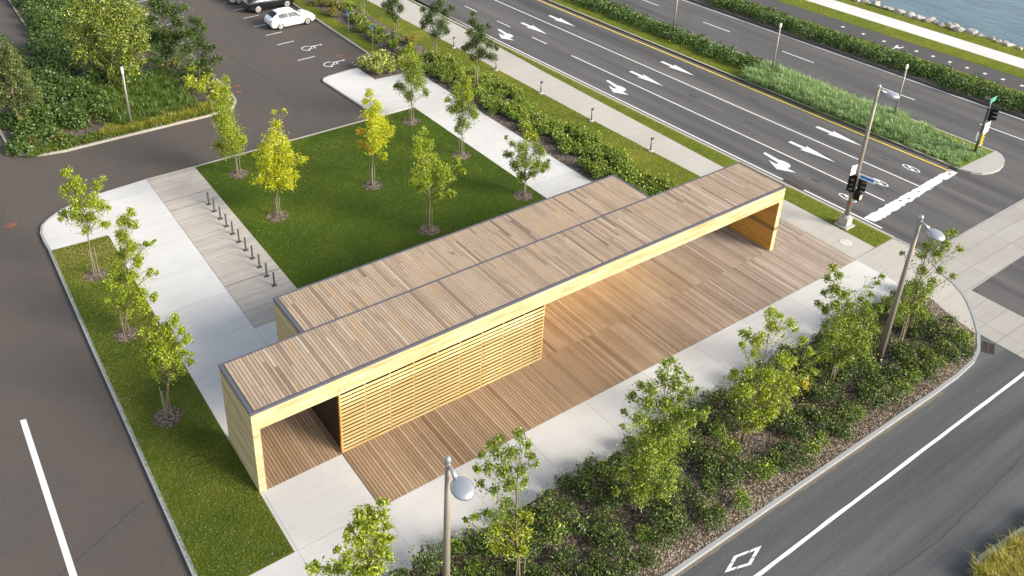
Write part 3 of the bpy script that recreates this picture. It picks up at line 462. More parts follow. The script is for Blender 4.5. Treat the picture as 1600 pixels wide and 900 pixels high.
# kerbs
rq = random.Random(4); gx = [-3.6+.31*i for i in range(101)]
struct('gutter', MB().sheet([(x,-11.19) for x in gx] + [(x,-11.29+rq.uniform(-.045,.03)) for x in gx[::-1]], ZR+.004), M['dust'])
def kerb(pts, mat='kerb', w0=0.0, w1=.15, z=.02): return struct('kerb', MB().ribbon(pts, w0, w1, -.3, z), M[mat])
kerb([(-3.36,-60),(-3.36,-3),(-3.30,2),(-3.20,12),(-3.11,18),(-3.06,21.2)] , w0=-.14, w1=.02)
kerb(CURVE, w0=-.13, w1=.0, z=.012)
kerb([(.57,25.78),(3.66,26.0),(6.6,25.94),(14,25.96),(20.0,25.99)], 'kerb_pale', -.15, .0, .014) if False else None
kerb([(3.66,26.01),(6.68,25.96),(19.98,26.0)], 'kerb_pale', -.16, .0, .015)
kerb([(20.0,26.0),(19.93,27.8),(19.6,33.1),(19.55,33.5),(19.75,33.92),(20.3,34.14),(22.93,34.4)], 'kerb_pale', -.005, .1, .006)
kerb([(22.95,34.95),(25.1,35.4),(25.2,36.4),(25.25,43.2),(25.34,70)], 'kerb_pale', -.02, .14)
kerb([(-2.68,52.9),(-2.68,37.4),(-2.64,35.2),(-2.2,33.58),(-1.2,32.82),(.3,32.48),(4,32.50),(11.15,32.5),(12.05,32.9),(12.65,33.9),(12.84,35.3),(12.88,40),(12.9,80)], 'kerb_pale', -.02, .13)
kerb([(3.2,80),(2.85,52.4),(-2.66,52.9)], 'kerb_pale', 0, .14)
kerb([(-3.6,-11.18)] + [(x,-11.18) for x in (5,15,27)] + ARC[::-1], w0=0, w1=.15, z=.02)
kerb([(36.51+K*y, y) for y in (-2.9,0,10,21,35,70)], 'kerb_pale', -.2, .0, .016)
kerb([(47.45+K*y, y) for y in (-.5,4,16,40,140)], 'kerb_pale', -.2, .0, .02)
kerb([(51.72+K*y, y) for y in (-.55,4,16,40,140)], 'kerb_pale', -.16, 0, .02)
kerb([(59.2+K*y, y) for y in (-70,0,16,40,140)], 'gutter', -.02, .16, .03)
slab('median', [(19.2,-19),(19.6,-17.0),(20.3,-16.75),(30,-17.6),(34,-18),(34,-19.5)], 'soil', .01)
kerb([(34,-17.9),(30,-17.5),(20.4,-16.68),(19.7,-16.85),(19.35,-17.4),(19.0,-19)], 'kerb', 0, .16, .03)

# ---- painted marks are parts of the surface they are painted on
def mark(name, parent, poly, z=ZR+.010, mat='white', label=None):
    o = obj(name, MB().sheet(poly, z), M[mat], parent)
    if label: o['label'] = label
    return o
def band(x0, w, ys, k=K): return [(x0-w/2+k*y, y) for y in ys] + [(x0+w/2+k*y, y) for y in ys[::-1]]
full = [-.4,10,25,45,120]
mark('edge_line', road, band(37.13, .13, [-1.9,10,25,45,120]))
mark('lane_line', road, band(40.06, .12, [-.2,10,25,27.5]))
mark('lane_line', road, band(43.47, .12, full[:]))
for i in range(9):
    y = 30.6 + i*4.9
    mark('lane_dash', road, band(40.06, .11, [y, y+1.9]))
mark('centre_line', road, band(46.93, .12, full), mat='yellow')
mark('centre_line', road, band(52.06, .14, [-.3,10,25,45,120]), mat='yellow')
for y in (-14.2,-.75,7.15,15.75,24.2,32.6,41,49.4,57.8,66,74):
    mark('lane_dash', road, band(55.4, .12, [y, y+3.05]))
mark('edge_line', road, band(58.62, .13, [-4.4,10,25,45,120]))
rs = random.Random(3)
sb = []
for i in range(41):
    x = 37.25 + i*(47.1-37.25)/40
    sb.append((x, -.67 + .05*(x-37.2) + rs.uniform(-.05,.05)))
for i in range(41):
    x = 47.15 - i*(47.1-37.4)/40
    sb.append((x, -1.36 + .065*(x-37.4) + rs.uniform(-.06,.06)))
mark('stop_bar', road, sb)
for i in range(9):
    x = rs.uniform(40.5,46.6); y = -1.02 + .057*(x-37.3) + rs.uniform(-.25,.25); r = rs.uniform(.04,.11)
    mark('worn_patch', road, [(x+r*rs.uniform(.6,2.2)*math.cos(a*1.05), y+r*rs.uniform(.5,1)*math.sin(a*1.05)) for a in range(6)], ZR+.015, 'road')
STRAIGHT = [(-.155,0),(.155,0),(.15,-1.2),(.39,-1.02),(.26,-1.9),(0,-3.5),(-.26,-1.8),(-.39,-1.08),(-.15,-1.24)]
TURN = [(-.125,0),(.125,0),(.0,-1.1),(.10,-1.5),(.10,-1.8),(.02,-2.02),(-.15,-2.16),(-.36,-2.2),(-.52,-2.18),(-.55,-2.88),(-1.17,-1.9),(-.6,-.8),(-.62,-1.42),(-.5,-1.5),(-.42,-1.42),(-.36,-1.25)]
def rot(poly, x, y): return [(x + p - K*0 + K*q, y + q) for p, q in poly]
for x, y in ((45.12,8.3),(41.62,7.88),(44.50,22.6),(40.95,22.5),(43.75,36.0),(40.42,35.85),(43.3,50.0)):
    mark('straight_arrow', road, rot(STRAIGHT, x, y))
for x, y in ((38.87,7.76),(38.15,22.15),(37.66,35.6)):
    mark('turn_arrow', road, rot(TURN, x, y))
for x, y in ((45.18,1.25),(41.82,1.29),(38.5,1.22)):
    m = MB()
    E0 = [(x+.25*math.cos(a*R(10)), y+.58*math.sin(a*R(10))) for a in range(37)]
    m.ribbon(E0, -.02, .055, ZR, ZR+.010)
    m.sheet([(x-.06,y+.12),(x+.20,y+.42),(x+.235,y+.2),(x+.06,y-.02)], ZR+.011)
    m.sheet([(x+.06,y-.12),(x-.20,y-.42),(x-.235,y-.2),(x-.06,y+.02)], ZR+.012)
    obj('detector_loop', m, M['white'], road)
# side street: bike lane line and lozenge
ln = [( -6+.75*i, -12.62 - .0085*(31.6-(-6+.75*i)) ) for i in range(56)]
mark('lane_line', street, [(x, y+.07+rs.uniform(-.012,.012)) for x, y in ln] + [(x, y-.07+rs.uniform(-.012,.012)) for x, y in ln[::-1]])
DI = [(12.30,-12.07),(13.12,-11.80),(14.30,-12.06),(13.34,-12.37)]
for i in range(4):
    a = np.array(DI[i]); b = np.array(DI[(i+1)%4]); c = np.array([13.25,-12.08])
    a2 = c + (a-c)*.66; b2 = c + (b-c)*.66
    for u0, u1 in ((0,.56),(.62,1)):
        mark('lozenge', street, [tuple(a+(b-a)*u0), tuple(a+(b-a)*u1), tuple(a2+(b2-a2)*u1), tuple(a2+(b2-a2)*u0)])
mark('lane_line', lot, [(-6.87,9.08),(-6.64,9.02),(-6.76,-14),(-7.0,-14)])
rc = random.Random(8)
def crack(parent, pts, w=.012, z=ZR+.006):
    P = []
    for (xa,ya),(xb,yb) in zip(pts[:-1], pts[1:]):
        k = max(2, int(math.hypot(xb-xa, yb-ya)/.25))
        for i in range(k): P.append((xa+(xb-xa)*i/k+rc.uniform(-.03,.03), ya+(yb-ya)*i/k+rc.uniform(-.03,.03)))
    m = MB().ribbon(P, -w*.8, w*.8, z-.02, z)
    obj('crack', m, M['tar'], parent)
crack(lot, [(-7.4,.5),(-5.4,1.4),(-3.5,2.3)]); crack(lot, [(-9,20),(-6,21.5),(-4.2,27.5),(2,28.6),(9,28.2)]); crack(lot, [(15.5,28.3),(16.2,36),(15.2,45)])
crack(street, [(8,-15.6),(14,-15.2),(20,-15.5),(27,-15.1),(32,-15.3)])
crack(road, [(41.7,-3.5),(41.3,8),(41.0,20),(40.4,34)], .014); crack(road, [(45,-4.5),(44.9,6),(44.3,24)], .012)
for x, y, r in ((42.0,5.3,.30),(41.5,11.2,.26),(45.0,13.6,.3),(41.6,16.5,.35),(38.6,3.6,.25),(44.9,2.9,.22),(41.2,1.0,.24),(44.2,20.8,.3)):
    q = random.Random(int(x*10)); mark('oil_stain', road, [(x+r*.5*q.uniform(.5,1.2)*math.cos(R(a)), y+r*1.6*q.uniform(.5,1.2)*math.sin(R(a))) for a in range(0,360,30)], ZR+.005, 'oil')
# parking bays
for x0, x1, y in ((19.83,20.9,52.5),(19.82,21.3,50.05),(19.80,21.3,47.55),(19.78,21.3,45.03),(19.71,21.28,42.5),(19.72,21.28,38.5),(19.8,21.3,55),(19.8,21.3,57.5)):
    mark('bay_line', lot, [(x0,y-.055),(x1,y-.055+.08),(x1,y+.055+.08),(x0,y+.055)])
for y in (47.1,49.6,52.1,54.6,57.1,59.6): mark('bay_line', lot, [(12.93,y-.05),(14.4,y-.05),(14.4,y+.05),(12.93,y+.05)])
def wheelchair(cx, cy):
    m = MB(); z = ZR+.010
    P = lambda u, v: (cx+u, cy+v)
    arc = [P(.42+.46*math.cos(R(a)), .0+.46*math.sin(R(a))) for a in range(48, 285, 12)]
    m.ribbon(arc, -.035, .045, ZR, z)
    m.ribbon([P(.80,.2),P(1.55,.16)], -.05, .05, ZR, z+.001)
    m.lathe([(.12,-.01),(.12,.0)], P(1.72,.15)+(z+.002,), 14)
    m.ribbon([P(.80,.24),P(.76,-.22),P(.44,-.24),P(.40,-.56)], -.045, .045, ZR, z+.003)
    m.ribbon([P(1.06,.17),P(1.0,-.34)], -.05, .05, ZR, z+.002)
    return obj('wheelchair_symbol', m, M['white'], lot)
wheelchair(21.1, 40.5); wheelchair(21.1, 36.45)
def splat(x, y, r, seed):
    q = random.Random(seed)
    return [(x + r*q.uniform(.6,1.15)*math.cos(R(a)), y + r*q.uniform(.45,.8)*math.sin(R(a))) for a in range(0,360,24)]
for i, (x, y, r) in enumerate(((23.0,37.6,.36),(13.75,36.4,.34),(13.42,35.3,.30),(-4.24,25.13,.42))):
    mark('spray_mark', lot, splat(x,y,r,i), ZR+.008, 'orange')
cyc = [o for o in bpy.data.objects if o.name == 'cycle_path'][0]
for x, y in ((63.98,19.47),(63.95,17.4),(63.9,15.37),(64.15,12.55),(64.26,11.15),(64.26,9.7),(64.28,8.28),(64.33,6.86),(64.4,5.48),(64.42,4.03),(64.5,2.6)):
    mark('dash', cyc, [(x-.16,y-.12),(x+.16,y-.12),(x+.16,y+.12),(x-.16,y+.12)], .006)
m = MB(); m.ribbon([(62.95,14.0),(63.5,13.95)], -.05,.05,-.1,.006)
m.sheet([(63.4,13.75),(63.75,13.62),(63.75,14.2),(63.4,14.1)], .007); m.ribbon([(63.7,13.65),(64.15,13.75)], -.04,.05,-.1,.008); m.ribbon([(63.8,14.15),(64.1,14.2)], -.06,.06,-.1,.008)
obj('cyclist_symbol', m, M['white'], cyc)

# ------------------------------------------------------------------ timber decks
def boards(mb, x0, x1, y0, y1, z, th, along, w, gap, rng, lens=None, tone=lambda r: r.random(), mat=0):
    """rows of boards; each row is cut into lengths with tight butt joints"""
    a0, a1, b0, b1 = (x0, x1, y0, y1) if along == 0 else (y0, y1, x0, x1)
    n = max(1, round((b1-b0)/w)); w = (b1-b0)/n
    for i in range(n):
        p = b0 + i*w
        cuts = [a0]
        if lens:
            c = a0 + rng.uniform(.15, 1)*lens
            while c < a1 - .3: cuts.append(c); c += lens*rng.uniform(.75, 1.15)
        cuts.append(a1)
        for u, v in zip(cuts[:-1], cuts[1:]):
            dz = rng.uniform(-.002, .002); g2 = .002
            if along == 0: mb.box(u+g2, v-g2, p+gap/2, p+w-gap/2, z-th, z+dz, tone(rng), mat)
            else: mb.box(p+gap/2, p+w-gap/2, u+g2, v-g2, z-th, z+dz, tone(rng), mat)
    return mb
rb = random.Random(11)
m = MB().box(3.53, 32.99, -3.10, 3.28, -.4, -.05, .02)
m.box(.28, 3.53, -.005, 3.08, -.4, -.05, .02)
boards(m, 3.535, 33.0, -3.09, .03, .012, .05, 1, .142, .021, rb, tone=lambda r: min(1,max(0,r.gauss(.5,.15))))
boards(m, 3.535, 33.0, .042, 3.28, .012, .05, 1, .142, .021, rb, tone=lambda r: min(1,max(0,r.gauss(.5,.15))))
boards(m, .31, 3.53, .0, 3.08, .012, .05, 1, .142, .021, rb, tone=lambda r: min(1,max(0,r.gauss(.42,.15))))
struct('deck', m, M['deckwood'], 'brown board deck under and in front of the pavilion')
m = MB().box(3.67, 6.68, 9.2, 25.95, -.4, -.05, .02)
boards(m, 3.67, 6.68, 9.2, 25.95, .01, .05, 0, .145, .024, rb, tone=lambda r: min(1,max(0,r.gauss(.52,.16))))
struct('deck', m, M['bikewood'], 'silver grey board deck carrying the bike posts')

# ------------------------------------------------------------------ the pavilion
PW, PL, PH, BU = 3.09, 30.0, 4.02, 3.13
pav = thing('timber_pavilion', 'long flat-roofed timber pavilion with slatted screen and open portal on a board deck', 'pavilion')
rr = random.Random(21)
tn = lambda r: min(1, max(0, r.gauss(.5, .23)))
m = MB().box(.15, PL-.15, .13, PW-.1, PH-.16, PH-.045, .0)
boards(m, .17, PL-.10, .12, PW-.06, PH+.005, .045, 1, .142, .019, rr, lens=3.4, tone=tn)
rd = obj('roof_deck', m, M['roofwood'], pav); rd['label'] = 'weathered board roof of the long portal'
m = MB().box(3.62, 23.05, PW+.02, 5.78, PH-.16, PH-.045, .0)
boards(m, 3.65, 23.05, PW+.035, 5.76, PH-.003, .045, 1, .142, .019, rr, lens=3.1, tone=tn)
ra = obj('roof_deck', m, M['roofwood'], pav); ra['label'] = 'weathered board roof of the rear block'
m = MB()
m.box(-.02, .135, -.025, PW+.03, PH-.10, PH+.02)
m.box(PL-.075, PL+.02, -.025, PW+.03, PH-.10, PH+.012)
m.box(.135, PL-.075, -.025, .075, PH-.085, PH+.012)
m.box(.135, PL-.075, PW-.045, PW+.028, PH-.10, PH+.016)
obj('roof_flashing', m, M['flash'], pav)
m = MB()
m.box(3.465, 3.625, PW+.03, 5.865, PH-.12, PH+.012); m.box(23.065, 23.165, PW+.03, 5.865, PH-.12, PH+.010)
m.box(3.625, 23.065, 5.775, 5.865, PH-.12, PH+.008)
obj('roof_flashing', m, M['flash'], pav)
v = obj('roof_vent', MB().lathe([(.035,0),(.035,.10),(.055,.10),(.055,.13),(.02,.15)], (11.83,4.34,PH), 14), M['steel'], ra)
m = MB().box(0, .29, 0, PW, -.1, BU); m.box(0, .29, .26, PW, BU+.001, PH-.10)
obj('end_wall', m, M['spruce'], pav)
m = MB().box(PL-.29, PL, 0, PW, -.1, BU); m.box(PL-.29, PL, .26, PW, BU+.001, PH-.10)
ew = obj('end_wall', m, M['spruce'], pav); ew['label'] = 'end wall with bounced orange light painted on its inner face and one dark band'
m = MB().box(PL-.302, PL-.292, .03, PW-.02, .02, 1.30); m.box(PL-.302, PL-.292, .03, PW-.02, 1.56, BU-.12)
obj('bounce_tint', m, M['amber'], ew)  # orange light bounced onto the inner face, painted as its colour
obj('dark_band', MB().box(PL-.304, PL-.289, -.004, PW-.02, 1.302, 1.558), M['band'], ew)  # darker brown band running across the wall
obj('dark_band', MB().box(PL-.288, PL+.003, -.006, .02, 1.302, 1.50), M['band'], ew)
for xa, xb in ((0,3.53),(3.536,14.9),(14.906,26.0),(26.006,PL)):
    obj('beam', MB().box(xa, xb, -.001, .258, BU, PH-.10), M['spruce'], pav)
for xa, xb in ((.292,3.48),(23.16,PL-.292)):
    obj('rear_beam', MB().box(xa, xb, PW-.26, PW-.002, BU+.002, PH-.10), M['spruce'], pav)
m = MB()
boards(m, .3, PL-.3, .27, PW-.28, BU+.16, .03, 0, .16, .004, rr, lens=4)
obj('ceiling', m, M['spruce2'], pav)
# service room behind the screen
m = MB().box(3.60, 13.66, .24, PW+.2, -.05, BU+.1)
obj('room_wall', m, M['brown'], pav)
o = obj('room_wall', MB().box(13.665, 13.735, .13, PW, -.05, BU+.1), M['amber'], pav); o['label'] = 'amber side wall of the room behind the screen'  # amber chosen to tint the light it bounces onto the deck
for xa, xb in ((3.535,3.60),(13.70,13.765)):
    obj('screen_frame', MB().box(xa, xb, .0, .12, .0, BU), M['amber'], pav)
m = MB(); ns = 16; pitch = (BU-.06)/ns; nb = 9; bw = (13.76-3.56)/nb
for j in range(nb):
    for i in range(ns):
        z0 = .03 + i*pitch + rr.uniform(-.004,.004)
        m.box(3.56+j*bw+.012, 3.56+(j+1)*bw-.012, -.004+rr.uniform(-.002,.002), .010, z0, z0+.123, rr.random())
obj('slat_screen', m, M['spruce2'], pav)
m = MB()
for j in range(nb+1): m.box(3.56+j*bw-.02, 3.56+j*bw+.02, .015, .11, .02, BU)
obj('batten', m, M['batten'], pav)
# warm strip light under the ceiling in front of the rear wall
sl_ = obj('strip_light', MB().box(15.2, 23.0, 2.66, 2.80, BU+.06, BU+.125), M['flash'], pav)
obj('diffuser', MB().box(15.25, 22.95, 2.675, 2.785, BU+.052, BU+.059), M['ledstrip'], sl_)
# rear block
m = MB().box(3.49, 3.61, PW+.012, 5.84, -.1, PH-.12); m.box(3.61, 23.14, 5.72, 5.84, -.1, PH-.12)
m.box(23.02, 23.14, PW+.012, 5.72, -.1, PH-.12)
obj('rear_block_wall', m, M['spruce'], pav)
o = obj('rear_block_wall', MB().box(13.74, 23.018, PW+.012, PW+.13, -.1, PH-.12), M['amber'], pav); o['label'] = 'amber wall of the rear block under the roof'  # coloured amber so that sunlight bounced off it warms the deck
# ------------------------------------------------------------------ foliage
def unit(v): return v / np.maximum(np.linalg.norm(v, axis=-1, keepdims=True), 1e-9)
def leaf_quads(P, size, rng, up=.55, asp=.62, out=None, jit=.35):
    """one folded, drooping leaf per point"""
    N = len(P)
    nrm = rng.normal(size=(N,3)); nrm[:,2] = np.abs(nrm[:,2])*.6 + up
    if out is not None: nrm += out*.7
    nrm = unit(nrm)
    t = unit(np.cross(nrm, rng.normal(size=(N,3))))
    b = np.cross(nrm, t)
    s = (size*(1+jit*rng.normal(size=(N,1)))).clip(size*.4, size*1.9)
    a = P - t*s*.5; c = P + t*s*.5 - nrm*s*.14
    l = P + b*s*asp*.5 + nrm*s*.10 - t*s*.06; r = P - b*s*asp*.5 + nrm*s*.10 - t*s*.06
    return np.stack([a, r, c, l], 1)
def ball(n, rng):
    d = unit(rng.normal(size=(n,3))); return d * rng.uniform(0,1,size=(n,1))**(1/2.4)

def tree_mesh_parts(blobs, seed, leaf=.105, dens=1.0, trunk_r=.055, hue='n', branch_mat='bark', spread=.27):
    """tapered trunk with limbs to every clump, twigs inside the clumps, separate leaves round the twigs"""
    rng = np.random.default_rng(seed); rd = random.Random(seed)
    wood = MB(); leaves = MB(); LP = []; LS = []
    B = sorted(blobs, key=lambda b: b[2])
    top = B[-1]; lo = min(b[2]-b[3] for b in B); ht = top[2]
    cx = sum(b[0]*b[3] for b in B)/sum(b[3] for b in B); cy = sum(b[1]*b[3] for b in B)/sum(b[3] for b in B)
    def leader(z):
        f = min(1, max(0, z/ht)); mid = math.sin(f*math.pi)*.5
        return Vector((cx*mid*.6 + top[0]*f*f*.9 + .04*math.sin(z*2.1+seed), cy*mid*.6 + top[1]*f*f*.9 + .04*math.cos(z*1.7+seed), z))
    n = 11; zs = [ht*.97*i/(n-1) for i in range(n)]
    wood.tube([leader(z) if z > .05 else Vector((0,0,-.05)) for z in zs], [trunk_r*(1-.86*(i/(n-1))**.9)*(1.25 if i==0 else 1) for i in range(n)], 7, .5)
    for bx, by, bz, br, h in B:
        c = Vector((bx,by,bz)); d = math.hypot(bx-leader(bz).x, by-leader(bz).y)
        z0 = max(min(lo*1.02, bz*.8), bz - .75*d - .35 - rd.uniform(0,.3)); s = leader(z0)
        mid = s.lerp(c, .5) + Vector((rd.uniform(-.1,.1), rd.uniform(-.1,.1), .06*d + rd.uniform(-.04,.08)))
        r0 = trunk_r*(1-.8*z0/ht)*.42
        wood.tube([s, mid, c + Vector((0,0,br*.3))], [r0, r0*.62, .006], 5, rd.random())
        nt = max(3, int(7*br/.35)); tips = []
        for k in range(nt):
            t = c + Vector(tuple(ball(1, rng)[0]*br*.92)); tips.append(t)
            st = s.lerp(c, rd.uniform(.55, 1.0))
            wood.tube([st, st.lerp(t, .5) + Vector((0,0,.03)), t], [.006,.004,.002], 3, rd.random(), cap=False)
        for k in range(int(dens*17*(1+d))):
            f = rd.uniform(.35, 1.0); q = s.lerp(mid, f*2) if f < .5 else mid.lerp(c, f*2-1)
            LP.append((q.x+rd.gauss(0,.13), q.y+rd.gauss(0,.13), q.z+rd.gauss(0,.12))); LS.append({'n':0,'y':1,'o':2}.get(h, 0))
        N = int(dens*2300*br*br*(.105/leaf)**2) + 10
        TP = np.array([tuple(t) for t in tips]); idx = rng.integers(0, nt, N)
        f = rng.uniform(.0, 1.0, (N,1))
        P = np.array([[bx,by,bz]])*(1-f)*.45 + TP[idx]*(1-(1-f)*.45) + rng.normal(size=(N,3))*br*spread
        tone = (rng.beta(2.1,2.4,N)*.95).clip(0,1)
        key = hue if h == 'n' else h
        slot = {'n':0,'y':1,'o':2}.get(h, 0)
        mm = np.full(N, slot); sw = rng.random(N) < .12
        leaves.quads(leaf_quads(P, leaf, rng), tone, mm)
    leaves.quads(leaf_quads(np.array(LP), leaf, rng), (rng.beta(2.1,2.4,len(LP))*.9).clip(0,1), np.array(LS))
    return wood, leaves
STAKED = []
def staked_tree(key, name, label, mats, seed, leaf=.10, dens=1.0, tr=.05, group=None, stakes=3, mulch=True, rot0=0, bark='bark', sh=1.35, spread=.27):
    d = next(t for t in LAY if t['key'] == key)
    x, y = d['base']
    t = thing(name, label, 'tree', (x, y, 0.0), 0, group)
    w, l = tree_mesh_parts(d['blobs'], seed, leaf, dens, tr, spread=spread)
    obj('trunk', w, M[bark], t, smooth=True)
    obj('crown', l, [M[k] for k in mats], t)
    for i in range(stakes):
        a = rot0 + i*2*math.pi/max(stakes,1); dx, dy = .17*math.cos(a), .17*math.sin(a)
        s = MB().tube([(dx,dy,-.1),(dx*1.02,dy*.98,sh)], [.019,.017], 7)
        s.tube([(dx*.98,dy*.98,sh-.1),(dx*.15,dy*.15,sh-.13)], [.012,.012], 5, .5, 1)
        obj('stake', s, [M['stake'], M['tie']], t)
    if mulch:
        rd = random.Random(seed+5); m = MB()
        ring = [(x + .62*(1+rd.uniform(-.09,.09))*math.cos(R(a)), y + .62*(1+rd.uniform(-.09,.09))*math.sin(R(a))) for a in range(0,360,15)]
        inner = [(x+(px-x)*.55, y+(py-y)*.55) for px, py in ring]
        n = len(ring); v = [(px,py,.012) for px,py in ring] + [(px,py,.05) for px,py in inner] + [(x,y,.075)]
        m.add(v, [(i,(i+1)%n,n+(i+1)%n,n+i) for i in range(n)] + [(n+i,n+(i+1)%n,2*n) for i in range(n)])
        for k in range(170):
            a = rd.uniform(0,6.28); q = .66*rd.random()**.5; c = (x+q*math.cos(a), y+q*math.sin(a), .055-.04*q/.66+rd.uniform(0,.02))
            m.obox(c, (rd.uniform(.03,.09), rd.uniform(.015,.035), .01), (rd.uniform(-.5,.5), rd.uniform(-.5,.5), rd.uniform(0,3)), rd.random())
        struct('mulch_bed', m, M['gravelly'])
    return t
G_LAWN = 'young staked trees on the lawn'; G_STRIP = 'young trees in the kerb strip lawn'; G_BED = 'trees along the kerbside shrub bed'; G_WALK = 'young trees between car park and sidewalk'
staked_tree('T1','young_tree','slim upright yellowish green tree by the kerb end of the bike deck',['L_lime','L_bright','L_orange'],1,.086,1.0,group=G_LAWN)
staked_tree('T2','young_tree','bright yellow tree with a pointed crown on the lawn beside the bike posts',['L_yellow','L_yellow','L_orange'],2,.086,.85,group=G_LAWN)
staked_tree('T3','young_tree','yellow tree with an orange tinged side in the middle of the lawn',['L_yellow','L_yellow','L_orange'],3,.086,.85,group=G_LAWN)
staked_tree('T4','young_tree','sparse green tree leaning to one side on the lawn next to the roof',['L_lime','L_yellow','L_orange'],4,.086,1.0,group=G_LAWN,tr=.06)
staked_tree('T5','young_tree','green tree with a yellow top at the far corner of the lawn',['L_green','L_bright','L_orange'],5,.086,1.0,group=G_LAWN)
staked_tree('T6','young_tree','yellow topped green tree halfway along the white path edge of the lawn',['L_green','L_bright','L_orange'],6,.086,1.0,group=G_LAWN)
staked_tree('T7','young_tree','broad green tree with a thin yellow top at the lawn corner by the rear block',['L_green','L_bright','L_orange'],7,.086,1.0,group=G_LAWN,tr=.06)
staked_tree('T8','young_tree','flat spreading green tree in the kerb strip nearest the rounded corner',['L_lime','L_bright','L_orange'],8,.086,1.35,group=G_STRIP,sh=1.7)
staked_tree('T9','young_tree','middle tree of the kerb strip with loose branches over the white path',['L_lime','L_bright','L_orange'],9,.086,1.35,group=G_STRIP,sh=1.6)
staked_tree('T10','young_tree','forked pale trunk tree in the kerb strip nearest the pavilion end wall',['L_lime','L_bright','L_orange'],10,.086,1.35,group=G_STRIP,tr=.075,sh=1.6)
for k, n, mats, s, lab in (('T11',2,['L_lime','L_bright','L_orange'],11,'yellow green tree at the picture edge in front of the concrete joint'),
                     ('T12',2,['L_green','L_bright','L_orange'],12,'tall green tree right beside the nearest lamp post'),
                     ('T13',2,['L_green','L_bright','L_orange'],13,'big dense green tree in the middle of the kerbside bed'),
                     ('T14',2,['L_lime','L_bright','L_orange'],14,'yellowing tree with open forked branches in the kerbside bed'),
                     ('T15',2,['L_green','L_bright','L_orange'],15,'dull green tree with a leaning trunk just before the corner lamp post'),
                     ('T16',2,['L_green','L_bright','L_orange'],16,'open feathery tree beyond the corner lamp post nearest the crossing')):
    staked_tree(k,'street_tree',lab,mats,s,.083,1.35,.062,G_BED,n,False,sh=1.5,spread=.40)  # bright leaf clumps paint the sunlit side of some of these crowns
staked_tree('T20','young_tree','dark green tree beside the sidewalk, second nearest the boulevard',['L_dark','L_green','L_orange'],20,.086,1.2,group=G_WALK,stakes=2,mulch=False,sh=1.8)
staked_tree('T21','young_tree','dark bushy tree standing against the sidewalk edge beside a bollard light',['L_dark','L_green','L_orange'],21,.086,1.25,group=G_WALK,stakes=2,mulch=False,sh=1.8)
staked_tree('T19','young_tree','tree behind the blue parking signs with its crown cut by the picture edge',['L_dark','L_green','L_orange'],19,.086,1.2,group=G_WALK,stakes=2,mulch=False,sh=1.8)
staked_tree('T18','young_tree','two staked thin trunk between the blue parking signs',['L_dark','L_green','L_orange'],18,.086,1.2,group=G_WALK,stakes=2,mulch=False,sh=1.8)
staked_tree('T17','young_tree','staked trunk on its mulch ring beside the parked cars',['L_dark','L_green','L_orange'],17,.086,1.2,group=G_WALK,stakes=2,mulch=True,sh=1.8)
staked_tree('P1','poplar_tree','big round poplar with silvery yellow leaf backs in the car park island',['L_poplar']*3,31,.15,1.15,.11,None,0,False,bark='bark')
staked_tree('P2','maple_tree','dark maple behind the poplar at the car park edge',['L_dark','L_green','L_orange'],32,.14,1.2,.09,None,0,False,bark='bark_dark')
staked_tree('P3','maple_tree','ragged dark tree overhanging the car park kerb of the island',['L_dark','L_green','L_orange'],33,.13,1.2,.07,None,0,False,bark='bark_dark')

def spruce(x, y, h, r, seed, label):
    t = thing('larch_tree', label, 'tree', (x,y,0)); rng = np.random.default_rng(seed); rd = random.Random(seed)
    w = MB().tube([(0,0,-.05),(.04,.02,h*.4),(0,0,h*.75),(.03,0,h)], [.10,.075,.04,.01], 8)
    l = MB(); P = []; T = []
    for i in range(120):
        f = rd.random()**.8; z = h*(.20+.78*f); L = r*(1-f)**.75*rd.uniform(.65,1.08)+.15; a = rd.uniform(0,6.283)
        pts = [Vector((0,0,z)), Vector((L*.5*math.cos(a), L*.5*math.sin(a), z+.22*L)), Vector((L*math.cos(a), L*math.sin(a), z-.12*L+.1))]
        w.tube(pts, [.018,.012,.004], 4, .4, cap=False)
        n = int(95*L)+14
        for k in range(n):
            u = rd.uniform(.12,1.03); q = pts[0].lerp(pts[1],u*2) if u<.5 else pts[1].lerp(pts[2],u*2-1)
            s = .26*(1-.6*abs(u-.4))
            P.append((q.x+rd.gauss(0,s*.5), q.y+rd.gauss(0,s*.5), q.z-abs(rd.gauss(0,.12))+.05)); T.append(min(1,max(0,.22+.5*u*u+rd.gauss(0,.16))))
    l.quads(leaf_quads(np.array(P), .19, rng, up=.5, asp=.20), T)
    obj('trunk', w, M['bark'], t, smooth=True); obj('crown', l, M['L_spruce'], t)
    return t
spruce(-1.4, 37.4, 6.6, 2.1, 41, 'feathery larch with yellow tipped drooping twigs in the island corner')
spruce(-3.4, 48.5, 6.0, 1.7, 42, 'second larch cut off by the picture edge behind the first')

